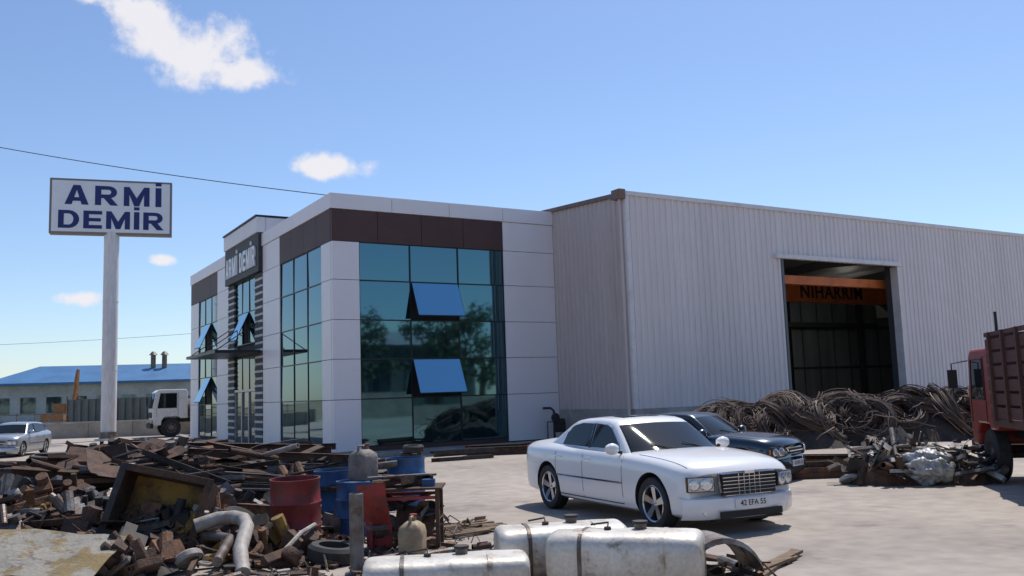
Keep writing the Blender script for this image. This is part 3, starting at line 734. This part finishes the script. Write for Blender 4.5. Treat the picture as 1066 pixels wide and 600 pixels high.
for _ in range(560):
    d=R.uniform(9,14.0);l=R.uniform(-3.4,2.4)
    if d>11.6 and l>-.6 and R.random()<.9: continue
    if d>10.4 and l>.8: continue
    T=rotm(yd(d,l,.015+R.random()*.03),R.uniform(0,6.3),R.gauss(0,.1),R.gauss(0,.2))
    piece(m,R.choice('FFFRRSBLP'),T,R.uniform(.06,.5),R.choice(SC+[wood]*6))
for (d,l) in ((12.9,-.9),(12.6,-.7)):
    for k in range(6):
        T=rotm(yd(d+k*.13,l,.05),base_yaw+.5+R.gauss(0,.1),0,0); m.box((0,0,0),(R.uniform(.7,1.2),.08,.025),wood,T)
m.obj('scrap_litter',origin=yd(12,0))
def drum(name,p,r,h,M,tilt=(0,0),open_=True):
    m=MB(); pr=[(0,.02),(r-.01,.02),(r,0),(r,.02),(r-.004,.04),(r-.004,h*.30),(r+.012,h*.33),(r-.004,h*.36),(r-.004,h*.63),(r+.012,h*.66),(r-.004,h*.69),(r-.004,h-.04),(r+.006,h-.02),(r+.006,h),(r-.012,h),(r-.014,h-.03)]
    pr+= [(r-.016,.3*h),(0,.3*h)] if open_ else [(0,h-.035)]
    m.lathe(pr,(0,0,0),(0,0,1),M,n=36)
    off_=R.uniform(0,50)
    nv=[]
    for v in m.v:
        v=Vector(v); rr=math.hypot(v.x,v.y)
        if rr>r*.8:
            k=1-.10*max(0,noise.noise(Vector((v.x*4+off_,v.y*4,v.z*3)))-.05); v.x*=k;v.y*=k
        nv.append(tuple(v))
    m.v=nv
    if not open_: m.cyl((r*.6,0,h-.03),(r*.6,0,h-.005),.035,greyS)
    o=m.obj(name,loc=p); o.rotation_euler=(tilt[0],tilt[1],R.uniform(0,6)); return o
drum('steel_drum',yd(12.1,-2.92,.004),.325,.90,redP,(.02,.03))
drum('steel_drum',yd(13.2,-2.30,.004),.32,.74,blueP,(.0,.02),False)
drum('steel_drum',yd(13.9,-2.75,.004),.30,.86,blueP,(.03,.02))
drum('steel_drum',yd(16.4,-2.0,.004),.34,.84,blueP,(0,0))
drum('steel_drum',yd(17.3,-2.6,.004),.3,.75,greyS,(0,0))
def jerry(p,w,dp,h,M,rz_):
    m=MB(); lv=[(0,.86),(.03,1),(h*.35,.97),(h*.7,1),(h*.86,.9),(h*.97,.55),(h,.4)]; n=20; vs=[]
    for z,k in lv:
        for i_ in range(n):
            t=2*math.pi*i_/n; c_,s_=math.cos(t),math.sin(t); q=.35
            vs.append((w/2*k*math.copysign(abs(c_)**q,c_),dp/2*k*math.copysign(abs(s_)**q,s_),z))
    m.add(vs,[(a*n+i_,a*n+(i_+1)%n,(a+1)*n+(i_+1)%n,(a+1)*n+i_) for a in range(len(lv)-1) for i_ in range(n)]+[tuple(range((len(lv)-1)*n,len(lv)*n)),tuple(range(n))[::-1]],M,True)
    m.cyl((w*.2,0,h-.02),(w*.2,0,h+.05),.035,M); m.cyl((w*.2,0,h+.05),(w*.2,0,h+.075),.045,redO)
    m.tube([(-w*.28,0,h*.93),(-w*.25,0,h+.05),(w*.05,0,h+.05),(w*.08,0,h-.01)],.018,M)
    m.obj('jerry_can',loc=p,rotz=rz_,sharp=50)
jerry(yd(13.2,-2.22,.745),.36,.32,.44,mat('stained_plastic',(.26,.23,.20),.7,c2=(.16,.13,.11),s=5,b=.3),.4)
jerry(yd(11.0,-1.28,.004),.34,.30,.44,beige,.9)
m=MB(); m.lathe([(.085,0),(.078,.05),(.078,.86),(.07,.87),(.066,.86),(.066,.1)],(0,0,0),(0,0,1),greyS,n=18); m.lathe([(.13,0),(.13,.02),(.08,.02)],(0,0,0),(0,0,1),greyS,n=18); m.obj('steel_bollard',loc=yd(10.2,-1.80,.004))
E=MB(); T=basis(yd(11.9,-1.45,.004),yd(0,1),yd(1,0),(0,0,1))
for a in (-.42,.42):
    for b_ in (-.28,.28): E.bb((a-.025,b_-.025,0),(a+.025,b_+.025,.74),rustB if a>0 else redO,T)
E.bb((-.48,-.33,.74),(.48,.33,.765),rustA,T)
for b_ in(-.28,.28): E.bb((-.395,b_-.02,.62),(.395,b_+.02,.66),redO,T); E.bb((-.395,b_-.02,.2),(.395,b_+.02,.24),rustB,T)
plate_(E,T@rotm((-.34,-.38,.45),1.35,1.25,.1),.85,.34,redO,.05)
plate_(E,T@rotm((.12,-.1,.35),0.2,.25,1.2),.5,.35,rustB,.06)
E.cyl((.1,0,.767),(.1,0,.86),.1,blkS,T=T); E.cyl((-.2,.1,.77),(.3,.12,.80),.035,rustB,T=T); E.box((.3,-.1,.81),(.16,.14,.09),blueP,T)
for k in range(22): piece(E,R.choice('PFLRDS'),T@rotm((R.uniform(-.35,.35),R.uniform(-.25,.25),R.uniform(.05,.6)),R.uniform(0,3),R.gauss(0,.4),0),R.uniform(.3,.7),R.choice(SC))
for k in range(8): piece(E,R.choice('PFLR'),T@rotm((R.uniform(-.3,.3),R.uniform(-.2,.2),.8+.015*k),R.uniform(0,3),0,0),R.uniform(.4,.9),R.choice(SC))
E.obj('workbench',origin=yd(11.9,-1.45),fixn=True)
def tank(p,rz_,L=1.35,w=.62,h=.58,M=tankM):
    m=MB(); n=36;e=L/2
    st=[(-e-.035,.60),(-e-.032,.80),(-e-.02,.885),(-e,.95),(-e+.03,.99),(-e+.06,1.0)]
    for k in range(1,18): st.append((-e+.06+(L-.12)*k/18,1.0))
    st+=[(-a,b) for a,b in st[5::-1]]
    vs=[]
    for x,k in st:
        for i_ in range(n):
            t=2*math.pi*i_/n;c_,s_=math.cos(t),math.sin(t);q=.56
            y=w/2*k*math.copysign(abs(c_)**q,c_); z=h/2*k*math.copysign(abs(s_)**q,s_)
            dn=.03*noise.noise(Vector((x*3+rz_*9,y*4,z*4)))-.07*max(0,noise.noise(Vector((x*2.2+rz_*5,y*2.5,z*2.5+4)))-.12)
            vs.append((x,y*(1+dn),h/2+z*(1+dn*1.6)))
    m.add(vs,[(a*n+i_,(a+1)*n+i_,(a+1)*n+(i_+1)%n,a*n+(i_+1)%n) for a in range(len(st)-1) for i_ in range(n)]+[tuple(range(n)),tuple(range((len(st)-1)*n,len(st)*n))[::-1]],M,True)
    for x in (-L*.28,L*.27):
        pts=[]
        for i_ in range(n):
            t=2*math.pi*i_/n;c_,s_=math.cos(t),math.sin(t);q=.56
            pts.append((w/2*1.022*math.copysign(abs(c_)**q,c_),h/2+h/2*1.022*math.copysign(abs(s_)**q,s_)))
        vv=[(x-.02,y,z) for y,z in pts]+[(x+.02,y,z) for y,z in pts]
        m.add(vv,[(i_,(i_+1)%n,n+(i_+1)%n,n+i_) for i_ in range(n)],greyS if x<0 else M,True)
    m.cyl((L*.1,w*.1,h-.03),(L*.1,w*.1,h+.05),.06,greyS); m.cyl((L*.1,w*.1,h+.05),(L*.1,w*.1,h+.075),.075,blkS)
    m.cyl((-L*.12,0,h-.03),(-L*.12,0,h+.025),.035,blkS); m.tube([(-L*.12,0,h+.02),(-L*.12,.05,h+.06),(-L*.25,.1,h+.03)],.01,blkS)
    return m.obj('fuel_tank',loc=p,rotz=rz_,sharp=40,fixn=False)
tank(yd(9.75,.42,.004),base_yaw+.12,1.30,.66,.53)
tank(yd(9.05,1.02,.004),base_yaw-.28,1.42,.64,.55)
tank(yd(8.95,-.72,.004),base_yaw+.10,1.5,.62,.38)
m=MB(); vs=[]
for k in range(15):
    t=math.pi*(.05+.8*k/14)
    for w_ in (-.3,-.27,.27,.3): vs.append((.42*math.cos(t),w_,.42*math.sin(t)-(.05 if abs(w_)>.28 else 0)))
m.add(vs,[(a*4+b_,a*4+b_+1,(a+1)*4+b_+1,(a+1)*4+b_) for a in range(14) for b_ in range(3)],greyS,True)
m.tube([(-.3,.0,.3),(.1,.05,.38),(.5,.1,.1)],.025,paleS)
m.obj('mudguard',loc=yd(9.25,1.9,.03),rotz=base_yaw+.2)
m=MB()
for k in range(5):
    T=rotm(yd(9.6+.16*k,2.55+.1*k,.03+.02*(k%2)),base_yaw+.9+R.gauss(0,.15),0,R.gauss(0,.05)); m.box((0,0,0),(R.uniform(.7,1.2),.11,.03),wood,T)
m.obj('wooden_planks',origin=yd(9.9,2.7))
T=basis(yd(11.5,-4.65,.25),yd(0,1),yd(1,0),(0,0,1))@Matrix.Rotation(.22,4,'Y')@Matrix.Rotation(-.28,4,'X')
m=MB(); w,h,dp,tk=1.15,.85,.5,.035
m.bb((-w/2,0,0),(-w/2+tk,dp,h),rustA,T);m.bb((w/2-tk,0,0),(w/2,dp,h),rustB,T);m.bb((-w/2+tk,0,h-tk),(w/2-tk,dp,h),rustB,T);m.bb((-w/2+tk,0,0),(w/2-tk,dp,tk),rustA,T);m.bb((-w/2+tk,dp-.02,tk),(w/2-tk,dp,h-tk),yellowP,T)
m.bb((-w/2-.03,-.03,-.03),(-w/2+.06,-.001,h+.03),blkS,T);m.bb((w/2-.06,-.03,-.03),(w/2+.03,-.001,h+.03),rustA,T);m.bb((-w/2+.06,-.03,h-.06),(w/2-.06,-.001,h+.03),rustA,T);m.bb((-w/2+.06,-.03,-.03),(w/2-.06,-.001,.05),rustA,T)
m.bb((-.3,dp-.2,.1),(-.05,dp-.021,.5),rustC,T); m.cyl((.2,dp-.25,.1),(.2,dp-.25,.6),.06,blkS,T=T)
m.obj('metal_cabinet',origin=yd(11.5,-4.65),fixn=True,bevel=.006)
T=basis(yd(10.25,-5.35,.34),yd(.05,1),yd(1,-.1),(0,0,1))@Matrix.Rotation(.10,4,'Y')@Matrix.Rotation(.26,4,'X')
m=MB(); plate_(m,T,1.6,1.15,slabM,.03); m.box((0,0,-.10),(1.4,.06,.10),rustA,T); m.obj('peeling_board',origin=yd(10.3,-5.3))
m=MB(); m.tube([yd(10.2,-3.05,.05),yd(10.6,-3.2,.25),yd(11.2,-3.3,.42),yd(11.4,-3.4,.48),yd(11.5,-3.55,.5),yd(11.5,-3.75,.49),yd(11.4,-4.0,.42)],.085,paleS,n=14)
m.tube([yd(11.5,-3.9,.30),yd(11.2,-3.5,.28),yd(10.4,-3.4,.15)],.06,greyS,n=12); m.tube([yd(10.5,-2.85,.05),yd(11.0,-2.6,.35),yd(11.3,-2.5,.40)],.03,paleS)
m.obj('bent_pipes',origin=yd(11,-3.3))
def tyre(p,r,w,rot):
    m=MB(); m.lathe([(r*.6,-w/2),(r*.88,-w/2),(r,-w*.3),(r,w*.3),(r*.88,w/2),(r*.6,w/2),(r*.62,0)],(0,0,0),(0,0,1),blackM,n=30,closed=True); o=m.obj('old_tyre',loc=p); o.rotation_euler=rot
tyre(yd(12.2,-3.7,.25),.33,.2,(.9,.2,.3)); tyre(yd(10.9,-2.2,.12),.30,.2,(.1,.1,0)); tyre(yd(28.3,-3.3,.12),.33,.22,(0,0,0)); tyre(yd(28.2,-3.2,.34),.33,.22,(.05,0,0))
def stack(p,yaw,n,L,mats,wd=.8):
    m=MB()
    for k in range(n):
        T=rotm(Vector((R.uniform(-.15,.15),R.uniform(-wd/2,wd/2),.06+.10*(k%3))),R.gauss(0,.05),0,R.choice((0,1.57))); piece(m,R.choice('IUIF'),T,L*R.uniform(.8,1.1),R.choice(mats))
    m.obj('steel_beam_stack',loc=p,rotz=yaw)
stack(yd(18.9,6.2,.0),base_yaw+.05,16,2.6,[rustB,rustC,rustA,rustB]); stack(yd(29.3,-.3,.0),base_yaw+.1,14,2.6,[rustA,blkS,rustB]); stack(yd(27.6,-1.7,0),base_yaw+.5,6,2.0,[rustA,blkS])
stack(yd(20.5,7.2,0),base_yaw-.3,12,2.8,[rustA,rustB])
m=MB(); m.tube([(0,0,0),(0,0,1.1),(.0,.2,1.2),(0,.7,1.2)],.045,blkS); m.lathe([(0,-.06),(.16,-.05),(.18,0),(.16,.05),(0,.06)],(0,-.1,.85),(0,1,0),blkS,n=20); m.box((.3,.1,.55),(.35,.25,.5),blkS); m.tube([(-.3,0,0),(-.3,0,.7),(.5,0,.7),(.5,0,0)],.03,greyS); m.obj('gas_meter_standpipe',loc=(18.9,28.5,.13))
# ------------------------------------------------------------------ wire coils
def coil(m,Rr,T,nl,fill=.16):
    pts=[T@Vector((Rr*math.cos(2*math.pi*k/18),Rr*math.sin(2*math.pi*k/18),0)) for k in range(18)]
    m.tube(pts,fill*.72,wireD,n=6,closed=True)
    col=R.choice([wireM,wireM,wireB,wireL])
    for _ in range(nl):
        a=R.uniform(0,6.28);q=fill*(.6+.7*R.random())
        dr=q*math.cos(a);dz=q*math.sin(a); e1=R.gauss(0,.03);e2=R.gauss(0,.03);ph=R.uniform(0,6.28);tx=R.gauss(0,.05);ty=R.gauss(0,.05)
        pts=[]
        for k in range(22):
            t=2*math.pi*k/22; rr=Rr+dr+e1*math.sin(2*t+ph)+e2*math.sin(3*t+ph*2)
            pts.append(T@Vector((rr*math.cos(t),rr*math.sin(t),dz+tx*math.cos(t)+ty*math.sin(t))))
        m.tube(pts,.016,col if R.random()<.7 else wireM,n=3,closed=True)
m=MB()
mcs=[(20.0,20.6,1.15),(22.1,20.2,1.4),(24.3,19.8,1.5),(26.6,19.2,1.55),(28.8,18.8,1.5),(31.0,18.2,1.4)]
def Hc(x,y):
    h=0
    for cx,cy,hh in mcs:
        q=((x-cx)/1.75)**2+((y-cy)/1.9)**2
        if q<1:h=max(h,hh*(1-q)**.55)
    return h
for (x,y,hh) in mcs:
    for k in range(14):
        a=R.uniform(0,6.28) if k<5 else R.uniform(-2.9,-.25); rr=R.uniform(.1,1.0) if k<5 else R.uniform(.5,1.45)
        px2=x+rr*math.cos(a);py2=y+rr*math.sin(a)
        Rr=R.uniform(.42,.74); hz=Hc(px2,py2)
        tilt=min(1.25,.2+.55*rr+R.gauss(0,.15))
        zc_=max(hz*.82,Rr*math.sin(tilt)*.8+.12)
        yaw=a+math.pi/2+R.gauss(0,.3)
        T=Matrix.Translation((px2,py2,min(zc_,hh+.05)))@Matrix.Rotation(yaw,4,'Z')@Matrix.Rotation(tilt,4,'X')
        coil(m,Rr,T,18)
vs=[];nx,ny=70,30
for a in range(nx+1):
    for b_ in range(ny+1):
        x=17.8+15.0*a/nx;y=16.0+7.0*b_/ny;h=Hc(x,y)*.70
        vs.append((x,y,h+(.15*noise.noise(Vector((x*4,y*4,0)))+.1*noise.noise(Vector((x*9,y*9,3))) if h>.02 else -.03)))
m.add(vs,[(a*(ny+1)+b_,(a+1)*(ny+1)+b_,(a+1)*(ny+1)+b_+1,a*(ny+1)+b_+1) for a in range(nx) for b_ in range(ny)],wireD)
for _ in range(240):
    x=R.uniform(18.8,32);y=R.uniform(16.8,20.5);h=Hc(x,y)
    if h<.15: continue
    r_=R.uniform(.2,.7);a0=R.uniform(0,6.28);pts=[Vector((x+r_*math.cos(a0+k*.5),y+r_*math.sin(a0+k*.5)*.6,h*.85+R.uniform(0,.12)+.25*math.sin(k*.4))) for k in range(8)]
    m.tube(pts,.016,R.choice([wireM,wireL,wireB]),n=4)
m.obj('wire_coil_heap',origin=(25,20,0))
H2=Hf([(17.6,7.2,.9,1.05,.72),(17.3,8.2,.8,.8,.55)])
m=MB(); mound(m,H2,(16.4,18.8),(6,9.2),.12,rustA,.2)
for _ in range(260):
    d=R.uniform(16.5,18.6);l=R.uniform(6.1,9.1);h=H2(d,l)
    if h<.05: continue
    T=rotm(yd(d,l,h*.9+R.uniform(0,.15)),R.uniform(0,6.3),R.gauss(0,.5),R.uniform(-.8,.8))
    piece(m,R.choice('SSFFPRLDB'),T,R.uniform(.2,.85),R.choice([paleS,greyS,paleS,plast,rustA,blkS,greyS,rustB]))
m.obj('light_scrap_heap',origin=yd(17.6,7.4))
def crumple(p,r,M,sc_):
    bm=bmesh.new(); bmesh.ops.create_icosphere(bm,subdivisions=5,radius=r)
    for v in bm.verts:
        q=v.co.normalized(); n1=abs(noise.noise(q*1.8+Vector(p)))*.45+(1-abs(noise.noise(q*3.2+Vector(p))))*.3+abs(noise.noise(q*9+Vector(p)))*.10
        v.co=q*r*(.6+n1); v.co.z*=sc_
    for f in bm.faces: f.smooth=True
    me=bpy.data.meshes.new('plastic_sheeting'); bm.to_mesh(me); bm.free(); me.materials.append(M); o=bpy.data.objects.new('plastic_sheeting',me); S.collection.objects.link(o); o.location=p
crumple(yd(16.95,7.5,.30),.46,plast,.75); crumple(yd(17.1,8.3,.25),.32,mat('dark_sheeting',(.14,.14,.13),.5,c2=(.3,.3,.28),s=4,b=.4),.8)
# ------------------------------------------------------------------ trees (across the road, mirrored in the glazing)
def treemesh(seed):
    r=random.Random(seed); m=MB(); tips=[]
    m.tube([(0,0,0),(.1,0,1.5),(0,.15,3.2),(.1,.1,5.5)],[.28,.22,.17,.06],barkM,n=8)
    for k in range(11):
        z=1.8+k*.42; a=k*2.4; L=r.uniform(1.4,2.6)*(1-.05*k); e=Vector((math.cos(a)*L,math.sin(a)*L,z+r.uniform(.5,1.3)))
        m.tube([(0.05,.05,z),(e.x*.5,e.y*.5,z+.25),e],[.09,.06,.02],barkM,n=5); tips+= [e,e*.7+Vector((0,0,z*.3))]
    tips+=[Vector((0,0,6.6)),Vector((.4,.2,7.2))]
    for t in tips:
        R_=r.uniform(.6,1.15)
        for _ in range(90):
            q=Vector((r.gauss(0,1),r.gauss(0,1),r.gauss(0,.8))); q=t+q.normalized()*R_*r.random()**.4
            a=Vector((r.gauss(0,1),r.gauss(0,1),r.gauss(0,1))).normalized(); b_=a.orthogonal().normalized(); s_=r.uniform(.10,.19)
            m.add([q-a*s_,q-b_*s_*.6,q+a*s_,q+b_*s_*.6],[(0,1,2,3)],leafM)
    return m
t0=treemesh(3).obj('tree'); t0.location=(15,-26,0); t0.scale=(1.5,1.5,1.4)
for k in range(12):
    x=-30+k*7.3
    if abs(x-15)<3.5: continue
    o=bpy.data.objects.new('tree',t0.data); S.collection.objects.link(o)
    s_=R.uniform(1.25,1.7); o.location=(x+R.uniform(-1,1),R.uniform(-34,-27),0); o.scale=(s_*1.1,s_*1.1,s_); o.rotation_euler[2]=R.uniform(0,6.3)
for k in range(5):
    o=bpy.data.objects.new('tree',t0.data); S.collection.objects.link(o); s_=R.uniform(1.3,1.7); o.location=(-48+R.uniform(-3,3),-8+k*10,0); o.scale=(s_,s_,s_); o.rotation_euler[2]=k
m=MB(); m.bb((-60,-23.4,0),(80,-23.2,1.9),tanWall); m.obj('perimeter_wall')
E=empty('workshop_building',(0,0,0)); m=MB(); m.bb((2,-52,0),(52,-38,7.0),fenceM)
for k in range(11): m.bb((4+k*4.4,-37.995,1.6),(6.6+k*4.4,-37.9,5.2),glassD)
m.obj('walls',E); m=MB(); m.add([(1.5,-37.5,7.0),(52.5,-37.5,7.0),(52.5,-52.5,7.0),(1.5,-52.5,7.0),(1.5,-45,9),(52.5,-45,9)],[(0,1,5,4),(2,3,4,5),(0,4,3),(1,2,5)],roofM); m.obj('roof',E)
# ------------------------------------------------------------------ light + sky
SUN_AZ,SUN_EL=58,60
sd=Vector((math.sin(rad(SUN_AZ))*math.cos(rad(SUN_EL)),math.cos(rad(SUN_AZ))*math.cos(rad(SUN_EL)),math.sin(rad(SUN_EL))))
ld=bpy.data.lights.new('sun','SUN'); ld.energy=4.4; ld.angle=rad(.5); ld.color=(1,.95,.88); lo=bpy.data.objects.new('sun',ld); S.collection.objects.link(lo)
lo.rotation_euler=(-sd).to_track_quat('-Z','Y').to_euler(); lo.location=(0,0,40)
w=bpy.data.worlds.new('World'); S.world=w; w.use_nodes=True; nt=w.node_tree; nt.nodes.clear(); L=nt.links
out=nd(nt,'ShaderNodeOutputWorld'); sky=nd(nt,'ShaderNodeTexSky'); sky.sky_type='NISHITA'; sky.sun_disc=False; sky.sun_elevation=rad(SUN_EL); sky.sun_rotation=rad(SUN_AZ); sky.air_density=1.0; sky.dust_density=.4; sky.ozone_density=2.6
tn=nd(nt,'ShaderNodeVectorMath',operation='MULTIPLY'); L.new(sky.outputs[0],tn.inputs[0]); tn.inputs[1].default_value=(.93,.97,1.06)
bg=nd(nt,'ShaderNodeBackground'); bg.inputs[1].default_value=.137; L.new(tn.outputs[0],bg.inputs[0])
bc=nd(nt,'ShaderNodeBackground'); bc.inputs[0].default_value=(.93,.91,.95,1); bc.inputs[1].default_value=.95
tc=nd(nt,'ShaderNodeTexCoord'); sx_=nd(nt,'ShaderNodeSeparateXYZ'); L.new(tc.outputs['Generated'],sx_.inputs[0])
def mt(op,a,b_=None,c_=None):
    n=nd(nt,'ShaderNodeMath',operation=op)
    for k,v in enumerate((a,b_,c_)):
        if v is None: continue
        if isinstance(v,(int,float)): n.inputs[k].default_value=v
        else: L.new(v,n.inputs[k])
    return n.outputs[0]
az=mt('MULTIPLY',mt('ARCTAN2',sx_.outputs[0],sx_.outputs[1]),57.2958)
el=mt('MULTIPLY',mt('ARCSINE',sx_.outputs[2]),57.2958)
nz=nd(nt,'ShaderNodeTexNoise'); nz.inputs['Scale'].default_value=24; nz.inputs['Detail'].default_value=6; nz.inputs['Roughness'].default_value=.58; L.new(tc.outputs['Generated'],nz.inputs['Vector'])
best=None
for (a0,e0,hw,hh,sl) in ((11.6,21.0,5.2,2.5,-.10),(8.4,22.6,3.6,1.5,-.2),(4.8,23.6,2.6,1.1,-.15),(14.6,19.8,2.8,1.5,0),(19.7,14.4,3.1,.95,0),(10.1,8.6,1.0,.42,0),(5.5,6.25,1.7,.55,0)):
    da=mt('SUBTRACT',az,a0); de=mt('SUBTRACT',mt('SUBTRACT',el,e0),mt('MULTIPLY',da,sl))
    da=mt('DIVIDE',da,hw); de=mt('DIVIDE',de,hh)
    q=mt('SQRT',mt('ADD',mt('MULTIPLY',da,da),mt('MULTIPLY',de,de)))
    v=mt('SUBTRACT',1.,q)
    best=v if best is None else mt('MAXIMUM',best,v)
fac=mt('ADD',best,mt('MULTIPLY',mt('SUBTRACT',nz.outputs[0],.5),2.4))
mr=nd(nt,'ShaderNodeMapRange',interpolation_type='SMOOTHSTEP'); mr.inputs[1].default_value=.0; mr.inputs[2].default_value=.65; L.new(fac,mr.inputs[0])
gate=nd(nt,'ShaderNodeMapRange'); gate.inputs[1].default_value=-.25; gate.inputs[2].default_value=.1; L.new(best,gate.inputs[0])
ff=mt('MULTIPLY',mt('MULTIPLY',mr.outputs[0],gate.outputs[0]),.95)
ms=nd(nt,'ShaderNodeMixShader'); L.new(ff,ms.inputs[0]); L.new(bg.outputs[0],ms.inputs[1]); L.new(bc.outputs[0],ms.inputs[2]); L.new(ms.outputs[0],out.inputs[0])
# ------------------------------------------------------------------ camera
cd=bpy.data.cameras.new('camera'); co=bpy.data.objects.new('camera',cd); S.collection.objects.link(co); S.camera=co
cd.sensor_width=36; cd.lens=31.85; cd.clip_end=3000; cd.clip_start=.1
ph,th=rad(6.68),rad(1.95)
h=Vector((HX,HY,0)); r=Vector((HY,-HX,0)); zz=Vector((0,0,1))
fw=h*math.cos(ph)+zz*math.sin(ph); up=zz*math.cos(ph)-h*math.sin(ph)
r2=r*math.cos(th)-up*math.sin(th); u2=up*math.cos(th)+r*math.sin(th)
co.matrix_world=basis((0,0,1.9),r2,u2,-fw)
S.view_settings.view_transform='Standard'; S.view_settings.look='None'; S.view_settings.exposure=0
